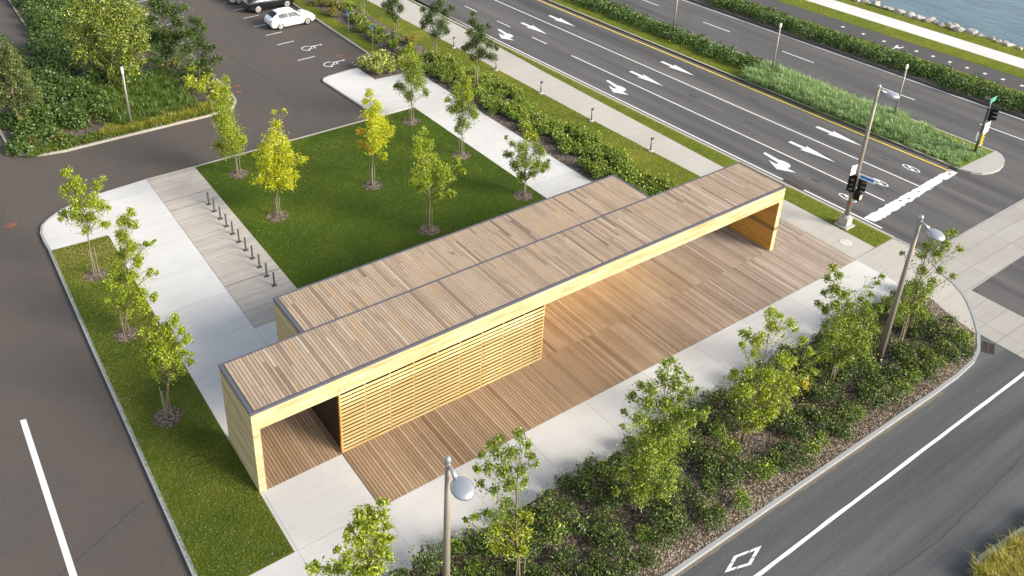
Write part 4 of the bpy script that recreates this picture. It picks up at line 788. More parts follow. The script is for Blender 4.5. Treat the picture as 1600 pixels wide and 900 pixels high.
# ---- shrubs
def shrub_mesh(r, h, n, leaf, seed, lump=6, asp=.55, stems=5):
    rng = np.random.default_rng(seed); rd = random.Random(seed); m = MB()
    c = [(rd.uniform(-.5,.5)*r, rd.uniform(-.5,.5)*r, h*rd.uniform(.35,.62), rd.uniform(.4,.62)) for _ in range(lump)]
    P = []; O = []
    k = rng.integers(0, lump, n); d = unit(rng.normal(size=(n,3))); d[:,2] = np.abs(d[:,2])*1.0 - .25*(rng.random(n) < .35)
    C = np.array([q[:3] for q in c]); S = np.array([q[3] for q in c])
    rad = rng.uniform(.62,1.06,n)[:,None]
    P = C[k] + d*rad*S[k][:,None]*np.array([[r,r,h*.72]]); P[:,2] = np.maximum(P[:,2], .05)
    tone = (.30*rng.random(n) + .12 + .55*rng.beta(2,3,n)).clip(0,1)
    m.quads(leaf_quads(P, leaf, rng, up=.45, asp=asp, out=d), tone, 0)
    for i in range(stems):
        a = rd.uniform(0,6.28); q = c[i%lump]
        m.tube([(0.03*math.cos(a),.03*math.sin(a),-.03),(q[0]*.6,q[1]*.6,q[2]*.7),(q[0],q[1],q[2]*1.3)], [.012,.008,.004], 4, .5, 1, cap=False)
    ns = n//9
    Q = C[rng.integers(0,lump,ns)] + np.stack([rng.normal(size=ns)*r*.35, rng.normal(size=ns)*r*.35, np.abs(rng.normal(size=ns))*h*.22+h*.35],1)
    m.quads(leaf_quads(Q, leaf*1.05, rng, up=.3, asp=asp), (.55+.45*rng.random(ns)).clip(0,1), 0)
    return m
def protos(name, n, fn, mats, label, group):
    """n differently grown shrubs, parked at their first places by plant()"""
    out = []
    for i in range(n):
        o = obj(name, fn(i), mats); tag(o, label, 'shrub', group); o['used'] = 0; out.append(o)
    return out
def plant(ps, rd, x, y, label, group, s=1.0, z=0.0):
    p = rd.choice(ps)
    if not p['used']: o = p; p['used'] = 1
    else: o = p.copy(); COL.objects.link(o)
    o.location = (x,y,z); o.rotation_euler = (rd.uniform(-.06,.06), rd.uniform(-.06,.06), rd.uniform(0,6.28))
    q = s*rd.uniform(.76,1.2); o.scale = (q,q,q*rd.uniform(.88,1.15))
    o['label'] = label; o['group'] = group
    return o
def drop_unused(ps):
    for p in ps:
        if not p['used']: bpy.data.objects.remove(p)
        else: del p['used']
rd = random.Random(77)
PS = protos('bed_shrub', 6, lambda i: shrub_mesh(.50+.05*(i%3), .62+.08*(i%2), 950, .075, 100+i, 8), [M['L_shrub'],M['bark_dark']], '', '')
PL2 = protos('bed_shrub', 2, lambda i: shrub_mesh(.5, .66, 850, .08, 120+i, 7), [M['L_bed'],M['bark_dark']], '', '')
SEC = [(-9,3.1,'dark green shrub at the picture edge below the yellow green tree','shrubs below the nearest lamp post'),
       (3.1,9.0,'dark green mound shrub packed between the nearest lamp post and the big dense tree','shrubs by the nearest lamp post'),
       (9.0,14.6,'dark green mound shrub round the foot of the big dense tree','shrubs round the big dense tree'),
       (14.6,20.8,'dark green mound shrub round the foot of the yellowing tree','shrubs round the yellowing tree'),
       (20.8,26.4,'dark green mound shrub between the yellowing tree and the corner lamp post','shrubs before the corner lamp post'),
       (26.4,34,'dark green mound shrub between the corner lamp post and the drain','shrubs in the bed corner')]
tr_x = [(t['base'][0], t['base'][1]) for t in LAY] + [(26.63,-8.59),(2.82,-8.6)]
yy = -6.42; row = 0
while yy > -11.0:
    xx = -2.8 + (row%2)*.5
    while xx < 32.6:
        x = xx + rd.uniform(-.26,.26); y = yy + rd.uniform(-.22,.22)
        lim = 33.0 if y > -7.0 else (32.9 - (abs(y)-7)*.30)
        low = -10.74 if (x < 8 or x > 17) else -10.6
        skip = rd.random() < (.01 if (x < 9 or x > 20) else (.01 if y > -8.6 else .10))
        if any(math.hypot(x-a, y-b) < .33 for a, b in tr_x): skip = True
        if x < lim-.35 and y > low and not skip:
            lab, gr = next((l, g) for a, b, l, g in SEC if a <= x < b)
            ps = PL2 if rd.random() < .16 else PS
            if ps is PL2: lab = lab.replace('dark green','lighter green')
            plant(ps, rd, x, y, lab, gr, 1.0 if x < 20 else 1.06)
        xx += .90
    yy -= .78; row += 1
drop_unused(PS); drop_unused(PL2)
PB = protos('bed_shrub', 5, lambda i: shrub_mesh(.55+.05*(i%3), (.58), 850, .10, 140+i, 6, .7), [M['L_bed'],M['bark_dark']], '', '')
SEB = [(2,9.5,'bright green shrub beside the rear block roof','bright shrubs by the rear block'),
       (9.5,17,'bright green shrub in the bed opposite the lawn corner tree','bright shrubs along the white path'),
       (17,24.5,'bright green shrub in the bed opposite the middle of the lawn','bright shrubs beside the lawn'),
       (24.5,31.5,'green shrub at the thin far end of the bed along the white path','shrubs at the far end of the path bed')]
y = 4.0
while y < 31:
    for x0 in (27.35, 28.2, 29.05, 29.75):
        x = x0 + rd.uniform(-.25,.25) + .25*math.sin(y*.55); yq = y + rd.uniform(-.3,.3)
        if rd.random() < (.03 if y < 18 else .18): continue
        if x0 < 28 and rd.random() < .3: continue
        if any(math.hypot(x-a, yq-b) < .4 for a, b in tr_x): continue
        lab, gr = next((l, g) for a, b, l, g in SEB if a <= yq < b or b == 31.5)
        plant(PB, rd, x, yq, lab, gr, 1.0)
    y += .86
drop_unused(PB)
PA = protos('bed_shrub', 4, lambda i: shrub_mesh(.55, .6, 300, .13, 160+i, 5, .6), [M['L_bed'],M['bark_dark']], '', '')
PAU = protos('bed_shrub', 3, lambda i: shrub_mesh(.5, .55, 260, .12, 170+i, 5, .6), [M['L_autumn'],M['bark_dark']], '', '')
for i in range(54):
    y = rd.uniform(31.8, 50); x = rd.uniform(26.7, 29.3)
    au = rd.random() < .24
    far = y > 42
    lab = ('rust and yellow shrub ' if au else 'mid green shrub ') + ('in the car park bed beyond the blue signs' if far else 'in the car park bed below the blue signs')
    plant(PAU if au else PA, rd, x, y, lab, ('autumn ' if au else 'green ') + ('shrubs beyond the signs' if far else 'shrubs below the signs'), 1.0)
drop_unused(PA); drop_unused(PAU)
PF = protos('flowering_shrub', 3, lambda i: shrub_mesh(.55, .7, 420, .12, 180+i, 6, .6), [M['L_poplar'],M['bark_dark']], '', '')
for x, y in ((23.4,33.9),(24.1,34.3),(24.8,34.5),(25.6,34.6),(23.5,32.9),(24.3,33.2),(25.2,33.5),(23.6,32.1),(24.5,32.2),(25.4,32.5),(26.2,33.4)):
    plant(PF, rd, x, y, 'white speckled bush filling the notch between car park and white path', 'white speckled bushes', 1.1)
drop_unused(PF)
# ---- hedges: long clipped-loose rows, one object each
def mass(name, centers, n, leaf, seed, mat, label, cat, parent=None, asp=.6, kind=None):
    """a leafy mass over many overlapping mounds (x, y, radius, height)"""
    rng = np.random.default_rng(seed); C = np.array(centers)
    wts = C[:,2]**2; k = rng.choice(len(C), n, p=wts/wts.sum())
    d = unit(rng.normal(size=(n,3))); d[:,2] = np.abs(d[:,2])
    rad = rng.uniform(.72,1.05,n)
    P = np.stack([C[k,0]+d[:,0]*rad*C[k,2], C[k,1]+d[:,1]*rad*C[k,2], d[:,2]*rad*C[k,3]+.04], 1)
    keep = np.ones(n, bool)
    tone = (.26*rng.random(n)+.10+.62*rng.beta(2,3,n)).clip(0,1)
    m = MB().quads(leaf_quads(P[keep], leaf, rng, up=.5, asp=asp, out=d[keep]), tone[keep])
    o = obj(name, m, M[mat]); tag(o, label, cat, kind=kind); return o
rd = random.Random(5)
cs = []
y = -45
while y < 30.5:
    for dx in (0,.75,1.5):
        if rd.random() < .9: cs.append((59.75+dx+K*y+rd.uniform(-.25,.25), y+rd.uniform(-.3,.3), rd.uniform(.55,.8), rd.uniform(.65,1.05)))
    y += .8
mass('hedge', [c for c in cs if c[1] > -14], 34000, .16, 8, 'L_hedge', 'long dark hedge between the boulevard and the cycle path', 'hedge')
cs = []; y = 15.5
while y < 60:
    for dx in (0,.7,1.4):
        cs.append((49.35+dx+K*y+rd.uniform(-.2,.2), y+rd.uniform(-.3,.3), rd.uniform(.5,.75), rd.uniform(.6,.95)))
    y += .75
mass('hedge', cs, 26000, .16, 9, 'L_hedge', 'low hedge along the middle of the boulevard median', 'hedge')
# ---- island cover
cs = []
for i in range(420):
    x = rd.uniform(-2.1, 12.2); y = rd.uniform(33.2, 66)
    if y > 52.2 and x < 3.4: continue
    if y < 40.5 and x > 4.3: continue
    if x > 7.5 and y < 47: continue
    edge = min(x+2.5, y-32.8)
    cs.append((x, y, rd.uniform(.6,1.0), min(rd.uniform(.8,1.9), .35+edge*.6)))
mass('ground_cover', cs, 72000, .17, 10, 'L_ivy', 'dense big leaved green undergrowth of the car park island', 'undergrowth', asp=.75, kind='stuff')
cs = []
for i in range(70):
    cs.append((rd.uniform(8,12.3), rd.uniform(38.5,60), rd.uniform(.5,.8), rd.uniform(.5,1.0)))
mass('ground_cover', cs, 8000, .16, 12, 'L_hedge', 'dark undergrowth below the maples of the island', 'undergrowth', asp=.6, kind='stuff')
PY = protos('island_shrub', 3, lambda i: shrub_mesh(.6, .95, 380, .13, 190+i, 6, .6), [M['L_lime'],M['bark_dark']], '', '')
for x, y in ((11.2,36.9),(11.8,36.0),(12.0,38.2),(10.6,37.9),(11.4,39.5),(11.9,34.9),(10.7,35.6),(10.2,36.8),(11.3,34.1)):
    plant(PY, rd, x, y, 'yellowish shrub in the island corner next to the slim upright tree', 'yellowish island shrubs', 1.05)
drop_unused(PY)
PO = protos('island_shrub', 2, lambda i: shrub_mesh(.55, .75, 300, .13, 195+i, 5, .6), [M['L_autumn'],M['bark_dark']], '', '')
for x, y in ((-1.2,34.3),(.5,33.4)):
    plant(PO, rd, x, y, 'rusty low shrub at the rounded kerb of the island', 'rusty island shrubs', .8)
for x, y in ((9.6,41.0),(10.9,42.0)):
    plant(PO, rd, x, y, 'orange tinged shrub below the ragged overhanging tree', 'orange tinged island shrubs', 1.0)
drop_unused(PO)
# ---- long grass
def blades(name, spots, per, h, wid, seed, mat, label, tonef, lean=.45):
    rng = np.random.default_rng(seed); S = np.array(spots); n = len(S)*per
    B = np.repeat(S[:,:2], per, 0) + rng.normal(size=(n,2))*.11; hh = np.repeat(S[:,2], per)*h*rng.uniform(.6,1.15,n)
    a = rng.uniform(0,6.283,n); ln = lean*np.abs(rng.normal(size=n))+.12
    dx = np.cos(a)*ln*hh; dy = np.sin(a)*ln*hh; sx = -np.sin(a)*wid; sy = np.cos(a)*wid
    z0 = np.zeros(n)
    b0 = np.stack([B[:,0]-sx, B[:,1]-sy, z0],1); b1 = np.stack([B[:,0]+sx, B[:,1]+sy, z0],1)
    m0 = np.stack([B[:,0]+dx*.4-sx*.8, B[:,1]+dy*.4-sy*.8, hh*.66],1); m1 = np.stack([B[:,0]+dx*.4+sx*.8, B[:,1]+dy*.4+sy*.8, hh*.66],1)
    t0 = np.stack([B[:,0]+dx*1.1-sx*.2, B[:,1]+dy*1.1-sy*.2, hh*(.98-.25*ln)],1); t1 = np.stack([B[:,0]+dx*1.1+sx*.2, B[:,1]+dy*1.1+sy*.2, hh*(.98-.25*ln)],1)
    tone = tonef(rng, n)
    m = MB().quads(np.stack([b0,b1,m1,m0],1), tone).quads(np.stack([m0,m1,t1,t0],1), (tone+.12).clip(0,1))
    o = obj(name, m, M[mat]); tag(o, label, 'grass', kind='stuff'); return o
rd = random.Random(9); sp = []
for i in range(1050):
    y = rd.uniform(-.4, 16.8); x = rd.uniform(47.7, 50.95) + K*y
    hgt = .45 if y < 3.2 else (.8 if y < 5 else 1.0)
    if x - K*y < 48.3: hgt *= .75
    sp.append((x, y, hgt*rd.uniform(.8,1.15)))
blades('ornamental_grass', sp, 40, .74, .017, 3, 'grassblade', 'blue green ornamental grass filling the nose end of the median', lambda r, n: r.beta(2,2.6,n))
sp = [(rd.uniform(4.2,9.8), rd.uniform(33.4,41.5), rd.uniform(.7,1.2)) for i in range(520)]
blades('long_grass', sp, 34, .75, .018, 4, 'grassisl', 'long green grass under the poplar behind the white post', lambda r, n: r.beta(2,2.8,n)*.8)
sp = [(rd.uniform(3.0,10.8), rd.uniform(32.8,34.0), rd.uniform(.6,1.0)) for i in range(260)] + [(rd.uniform(3.2,5.4), rd.uniform(36,42), rd.uniform(.5,.9)) for i in range(90)]
blades('long_grass', sp, 30, .6, .016, 5, 'grassgold', 'yellowed grass fringe along the island kerb', lambda r, n: r.beta(2,2.6,n)*.85)
sp = []
for i in range(170):
    x = rd.uniform(19.5, 25); sp.append((x, -16.95-.075*(x-20.4)-rd.random()**1.5*1.6-.12, rd.uniform(.8,1.2)))
blades('ornamental_grass', sp, 44, .58, .009, 6, 'grassgold', 'golden grass tuft spilling over a kerb at the picture corner', lambda r, n: r.beta(2.2,2,n))
sp = [(rd.uniform(-1.6,12.0), rd.uniform(32.72,33.7), rd.uniform(.35,.75)) for i in range(430)]
blades('long_grass', sp, 24, .5, .018, 15, 'grassisl', 'short green grass along the island kerb', lambda r, n: r.beta(2,2.2,n)*.95)
# ---- short turf blades give the lawns a nap
def turf(poly_fn, n, seed, mat_i, label):
    rng = np.random.default_rng(seed); P = poly_fn(rng, n); n = len(P)
    pts = np.concatenate([P, np.full((n,1), .028)], 1)
    Q = leaf_quads(pts, .06, rng, up=.25, asp=.24, jit=.4)
    pat = np.zeros(n)
    for k in range(14):
        f = rng.normal(size=2)*(.35+.16*k); pat += np.cos(P @ f + rng.uniform(0,6.28))/(1+.25*k)
    o = obj('turf', MB().quads(Q, (rng.beta(2,2.5,n)*.45 + .24 + .20*pat).clip(0,1)), M[mat_i]); tag(o, label, 'grass', kind='stuff')
M['T_strip'] = m_leaf('turf_strip', [(0,(.062,.108,.004)),(.45,(.125,.182,.007)),(.8,(.21,.235,.016)),(1,(.36,.32,.075))])
M['T_lawn'] = m_leaf('turf_lawn', [(0,(.042,.082,.003)),(.45,(.084,.146,.004)),(.8,(.142,.20,.008)),(1,(.22,.235,.022))])
M['T_verge'] = m_leaf('turf_verge', [(0,(.07,.105,.007)),(.5,(.15,.19,.012)),(.85,(.25,.265,.025)),(1,(.40,.34,.08))])
def inpoly_strip(rng, n):
    y = rng.uniform(-3.05, 21, n); x0 = -3.32 + .012*(y+3) ; return np.stack([x0 + rng.random(n)*(-x0-.03), y], 1)
def inpoly_lawn(rng, n):
    y = rng.uniform(5.9, 25.75, n); return np.stack([6.72 + rng.random(n)*16.2, y], 1)
turf(inpoly_strip, 80000, 61, 'T_strip', 'short sunlit turf of the kerb strip lawn')
turf(inpoly_lawn, 170000, 62, 'T_lawn', 'short deep green turf of the main lawn')

def between(xa, xb, ka, kb, y0, y1):
    def f(rng, n):
        y = rng.uniform(y0, y1, n); u = rng.random(n); return np.stack([(xa+ka*y)*(1-u)+(xb+kb*y)*u, y], 1)
    return f
turf(between(29.95,32.92,-.006,-.03,3.4,60), 60000, 63, 'T_verge', 'sunlit turf between the shrub bed and the sidewalk')
turf(between(34.97,36.33,.002,-.033,-2.85,60), 26000, 64, 'T_verge', 'turf strip between the sidewalk and the boulevard')
turf(between(25.4,26.5,.0,.0,36.6,60), 9000, 65, 'T_verge', 'narrow turf along the car park kerb')
turf(between(47.5,49.4,K,K,15,60), 26000, 66, 'T_verge', 'turf in front of the median hedge')
turf(between(61.6,63.4,K,-.045,-8,34), 18000, 67, 'T_verge', 'turf between the hedge and the cycle path')
turf(between(66.2,68.1,-.045,-.03,-4,32), 16000, 68, 'T_verge', 'turf between the cycle path and the shore path')
turf(between(70.3,72.9,-.02,-.05,-2,32), 18000, 69, 'T_verge', 'turf between the shore path and the boulders')
# ------------------------------------------------------------------ street furniture
def street_lamp(x, y, h, label, aim, base=None):
    t = thing('street_lamp', label, 'street lamp', (x,y,0), 0, 'tall street lamps')
    obj('pole', MB().tube([(0,0,-.1),(0,0,h*.5),(0,0,h)], [.135,.115,.085], 14), M['pole'], t, smooth=True)
    obj('finial', MB().lathe([(.085,0),(.105,.03),(.105,.12),(.08,.19),(.02,.23)], (0,0,h), 14), M['lamphead'], t, smooth=True)
    ca, sa = math.cos(aim), math.sin(aim)
    obj('arm', MB().tube([(0,0,h-.06),(.22*ca,.22*sa,h-.14),(.42*ca,.42*sa,h-.24)], [.05,.055,.09], 10), M['lamphead'], t, smooth=True)
    hd = MB().lathe([(.10,-.07),(.31,-.05),(.35,.0),(.34,.05),(.28,.11),(.17,.145),(.06,.16)], (0,0,0), 26, sx=1.12)
    o = obj('lamp_head', hd, M['lamphead'], t, loc=(.76*ca,.76*sa,h-.36), smooth=True); o.rotation_euler = (0, .16, aim)
    g = obj('lens', MB().lathe([(.05,-.10),(.25,-.095),(.30,-.065)], (0,0,0), 22, sx=1.12), M['lampglass'], o, smooth=True)
    return t
lampA = street_lamp(26.63, -8.59, 7.75, 'tall lamp post leaning into view over the corner of the shrub bed', R(-90))
lampB = dup(lampA, (2.82,-8.6,0), 0, 'nearest lamp post with its grey head against the pale front path', 'tall street lamps')
lampC = street_lamp(35.45, -.64, 8.6, 'lamp post on a concrete foot carrying traffic lights at the boulevard', R(-42))
f = MB().box(-.42,.42,-.42,.42,-.1,.10); f.box(-.27,.27,-.27,.27,.10,.62); f.lathe([(.24,.62),(.2,.72)], (0,0,0), 10)
obj('concrete_foot', f, M['sand'], lampC, bevel=.03)
o = obj('paint_spot', MB().lathe([(.139,1.42),(.139,1.62)], (0,0,0), 14), M['orange'], lampC)
def signal_head(name, parent, loc, yaw, n=3, board=True):
    """black housing with visors and lenses, looking along local +x"""
    m = MB(); hh = .28*n
    m.box(-.10,.08,-.14,.14,-hh/2,hh/2)
    if board: m.box(-.005,.012,-.21,.21,-hh/2-.1,hh/2+.1)
    for i in range(n):
        z = hh/2 - .14 - i*.28
        pts = [(0,.12*math.cos(R(a)),z+.12*math.sin(R(a))) for a in range(-30,211,20)]
        v = [(.08,)+p[1:] for p in pts] + [(.34,p[1]*.98,p[2]) for p in pts]; k = len(pts)
        m.add(v, [(j,j+1,k+j+1,k+j) for j in range(k-1)] + [(k+j,k+j+1,j+1,j) for j in range(k-1)])
    o = obj(name, m, M['black'], parent, loc=loc); o.rotation_euler = (0,0,yaw)
    for i in range(n):
        z = hh/2 - .14 - i*.28
        obj('lens', MB().lathe([(.10,0),(.075,.03),(.02,.04)], (.08,0,z), 14, ry=R(90)), M['lens'], o)
    return o
sg = thing('traffic_light', 'black traffic light cluster strapped to the boulevard lamp post', 'traffic light', (35.45,-.64,0), 0, 'traffic lights')
signal_head('signal_head', sg, (-.20,.06,2.82), R(200), 3)
signal_head('signal_head', sg, (.17,-.20,2.76), R(-60), 3, False)
obj('bracket', MB().box(-.34,.26,-.04,.04,2.28,2.34).box(-.34,.26,-.04,.04,3.18,3.24).box(-.04,.04,-.34,.06,2.3,2.36), M['black'], sg)
p = MB().box(-.17,.17,-.17,.17,-.22,.22)
o = obj('pedestrian_head', p, M['black'], sg, loc=(-.05,-.38,2.16), bevel=.03)
obj('lens', MB().box(-.12,.12,-.185,-.172,-.15,.15), M['lens'], o)
bs = thing('street_sign', 'blue name plate with pale border above the traffic light on the lamp post', 'street sign', (35.45,-.64,0))
obj('plate', MB().obox((.03,-.60,3.36), (.02,.88,.30), (0,0,R(8))), M['signwhite'], bs)
obj('face', MB().obox((.015,-.602,3.36), (.012,.76,.17), (0,0,R(8))), M['signblue'], bs)
obj('strap', MB().lathe([(.142,3.3),(.142,3.36)], (0,0,0), 12), M['steel'], bs)
ws = thing('street_sign', 'blank white plate turned away on the lamp post above the traffic light', 'street sign', (35.45,-.64,0))
obj('plate', MB().obox((-.34,.05,3.72), (.46,.02,.60), (0,0,R(-4))), M['signwhite'], ws)
obj('strap', MB().lathe([(.141,3.7),(.141,3.76)], (0,0,0), 12), M['steel'], ws)
# median signal
ms = thing('traffic_light', 'traffic light on its own post in the grassy nose of the median', 'traffic light', (50.28,-.02,.01), 0, 'traffic lights')
obj('base_plate', MB().box(-.4,.5,-.22,.22,0,.06), M['steel'], ms)
obj('pole', MB().tube([(0,0,0),(0,0,3.75)], [.075,.065], 12), M['darksteel'], ms, smooth=True)
signal_head('signal_head', ms, (.10,-.22,3.0), R(-82), 3)
a1 = thing('arrow_sign', 'white lane sign with two black arrows under the median traffic light', 'road sign', (50.28,-.02,.01))
obj('plate', MB().obox((.30,-.12,1.92), (.62,.02,.76)), M['signwhite'], a1)
m = MB()
for dx in (-.14,.15):
    m.box(.30+dx-.035,.30+dx+.035,-.137,-.131,1.78,2.02); m.add([(.30+dx-.10,-.137,2.02),(.30+dx+.10,-.137,2.02),(.30+dx,-.137,2.20)], [(0,1,2)])
m.box(.30-.2,.30+.2,-.137,-.131,1.63,1.66)
obj('arrow_mark', m, M['black'], a1)
a2 = thing('hazard_marker', 'yellow and black striped hazard plate at the foot of the median traffic light', 'road sign', (50.28,-.02,.01))
obj('plate', MB().obox((.24,-.10,1.07), (.36,.02,.86)), M['yellow'], a2)
m = MB()
for i in range(4):
    z = .70 + i*.22; m.add([(.06,-.113,z),(.42,-.113,z+.16),(.42,-.113,z+.27 if i<3 else z+.17),(.06,-.113,z+.11)], [(0,1,2,3)])
obj('stripe', m, M['black'], a2)
a3 = thing('street_sign', 'green street name plate on top of the median traffic light', 'street sign', (50.28,-.02,.01))
obj('plate', MB().obox((.22,-.02,3.92), (.92,.025,.27), (0,0,R(6))), M['signgreen'], a3)
m = MB()
rd = random.Random(2)
obj('border', MB().obox((.22,-.034,4.035), (.88,.008,.012), (0,0,R(6))).obox((.22,-.034,3.805), (.88,.008,.012), (0,0,R(6))), M['signwhite'], a3)
obj('bracket', MB().tube([(0,0,3.74),(0,0,4.1)], [.03,.02], 8), M['steel'], a3)
a4 = thing('street_sign', 'pale plate seen edge on crossing the green street name plate', 'street sign', (50.28,-.02,.01))
obj('plate', MB().obox((-.06,.16,3.98), (.025,.46,.2), (0,0,R(4))), M['steel'], a4)
a5 = thing('street_sign', 'white plate facing away low on the median traffic light post', 'street sign', (50.28,-.02,.01))
obj('plate', MB().obox((-.14,.10,1.30), (.34,.02,.60), (0,0,R(40))), M['signwhite'], a5)
# median posts
def slim_post(x, y, h, label):
    t = thing('slim_post', label, 'lamp post', (x,y,0), 0, 'slim posts in the median')
    obj('pole', MB().tube([(0,0,-.1),(0,0,h)], [.075,.06], 10), M['steel'], t, smooth=True)
    obj('base_plate', MB().box(-.25,.25,-.2,.2,0,.05).lathe([(.13,.05),(.1,.16)], (0,0,0), 10), M['sand'], t)
    obj('cap', MB().lathe([(.085,0),(.09,.26),(.05,.30)], (0,0,h-.12), 12), M['signwhite'], t)
    return t
sp1 = slim_post(49.65, 15.84, 4.1, 'slim grey post where the median hedge meets the ornamental grass')
dup(sp1, (50.36,5.88,0), 0, 'slim grey post standing in the ornamental grass', 'slim posts in the median')
dup(sp1, (49.46,26.15,0), 0, 'slim grey post rising from the clipped hedge of the median, top out of frame', 'slim posts in the median')
def park_post(x, y, h, label):
    t = thing('lamp_post', label, 'lamp post', (x,y,0), 0, 'car park lamp posts')
    obj('pole', MB().tube([(0,0,-.1),(0,0,h)], [.085,.07], 12), M['steel'], t, smooth=True)
    obj('lamp_head', MB().lathe([(.075,0),(.08,.05),(.085,.42),(.10,.46),(.02,.50)], (0,0,h-.5), 12), M['lampglass'], t)
    return t
pp1 = park_post(4.95, 33.39, 4.54, 'pale round post at the island kerb below the poplar')
dup(pp1, (6.48,61.0,0), 0, 'pale post behind the undergrowth, cut by the top of the picture', 'car park lamp posts')
# bollard lights along the sidewalk
b = thing('bollard_light', 'bollard light nearest the rear block roof', 'bollard light', (32.53,11.85,0), 0, 'bollard lights along the sidewalk')
obj('post', MB().tube([(0,0,.08),(0,0,.90)], [.055,.055], 12), M['steel'], b, smooth=True)
obj('foot', MB().lathe([(.20,-.02),(.19,.06),(.09,.10)], (0,0,0), 16), M['sand'], b)
obj('hood', MB().obox((.02,-.02,.93), (.2,.13,.07)).lathe([(.06,.80),(.062,.90)], (0,0,0), 12), M['darksteel'], b)
for (x, y), w in zip(((32.22,17.31),(32.13,22.83),(31.88,28.12),(31.70,33.81)), ('second bollard light from the rear block roof','middle bollard light of the five along the sidewalk','bollard light next to the dark bushy tree','bollard light farthest from the pavilion behind the dark bushy tree')):
    dup(b, (x,y,0), 0, w, 'bollard lights along the sidewalk')
# bike posts
ys = [21.07,20.16,19.21,18.29,17.36,16.44,15.50,14.58,13.64,12.70,11.76]
wd = ['first','second','third','fourth','fifth','middle','fifth last','fourth last','third last','second last','last']
bp = None
for y, w in zip(ys, wd):
    lab = '%s dark bike post of the row counted from the car park kerb' % w
    if bp is None:
        bp = thing('bike_post', lab, 'bike post', (5.82,y,.012), 0, 'row of bike posts on the grey deck')
        obj('blade', MB().box(-.045,.045,-.02,.02,.02,.83), M['darksteel'], bp, bevel=.006)
        obj('base_plate', MB().box(-.13,.13,-.09,.09,0,.022), M['darksteel'], bp)
        for q in (1,-1): obj('bolt', MB().lathe([(.014,.022),(.014,.034)], (.10*q,.06*q,0), 6), M['steel'], bp)
    else: dup(bp, (5.82,y,.012), 0, lab, 'row of bike posts on the grey deck')
# blue parking signs
def psign(x, y, h, label):
    t = thing('parking_sign', label, 'parking sign', (x,y,0), R(20), 'blue wheelchair parking signs')
    obj('pole', MB().tube([(0,0,-.1),(0,0,h)], [.028,.028], 8), M['steel'], t)
    obj('plate', MB().box(-.045,-.03,-.15,.15,h-.40,h+.0), M['signblue'], t, bevel=.004)
    m = MB(); z = h-.27
    ring = [(-.048, .08*math.cos(R(a)), z+.0+.08*math.sin(R(a))) for a in range(150,400,25)]
    m.tube(ring, [.016]*len(ring), 5); m.tube([(-.048,.03,z+.19),(-.048,.02,z+.04),(-.048,-.09,z+.02),(-.048,-.12,z-.1)], [.016]*4, 5)
    m.lathe([(.03,0),(.03,.006)], (-.047,.03,z+.215), 10, ry=R(-90))
    obj('wheelchair_symbol', m, M['signwhite'], t)
    return t
s1 = psign(25.64, 40.92, 2.25, 'blue wheelchair sign farther along the car park kerb, near the white hatchback')
dup(s1, (25.71,36.91,0), R(20), 'blue wheelchair sign nearer the white path, among rusty shrubs', 'blue wheelchair parking signs')
# drain grates and cover
def drain(x, y, rz, w, d, label, z):
    t = thing('storm_drain', label, 'storm drain', (x,y,z), rz, 'storm drains')
    obj('frame', MB().box(-w/2,w/2,-d/2,-d/2+.04,-.03,.012).box(-w/2,w/2,d/2-.04,d/2,-.03,.012).box(-w/2,-w/2+.04,-d/2+.04,d/2-.04,-.03,.012).box(w/2-.04,w/2,-d/2+.04,d/2-.04,-.03,.012), M['rust'], t)
    m = MB(); n = 9
    for i in range(n): m.box(-w/2+.04+i*(w-.08)/n, -w/2+.04+i*(w-.08)/n+.045, -d/2+.04, d/2-.04, -.03, .008)
    m.box(-w/2+.04,w/2-.04,-.025,.025,-.03,.006)
    obj('grate', m, M['rust'], t)
    obj('pit', MB().sheet([(-w/2+.02,-d/2+.02),(w/2-.02,-d/2+.02),(w/2-.02,d/2-.02),(-w/2+.02,d/2-.02)], .002), M['black'], t)
M['rust'] = m_plain('rusty_iron', (.055,.042,.038), .85, var=.4, scale=20)
drain(32.05,-10.79,R(27),.86,.52,'rusty square drain grate beside the kerb arc',ZR+.012)
drain(36.95,4.0,R(0),.5,1.5,'long dark drain grate at the boulevard edge by the roof corner',ZR+.014)
tag(obj('utility_cover', MB().lathe([(.33,-.02),(.33,.006),(.30,.010)], (34.0,-1.75,.002), 22), M['conc']), 'round pale cover set in the sidewalk before the lamp post', 'utility cover')
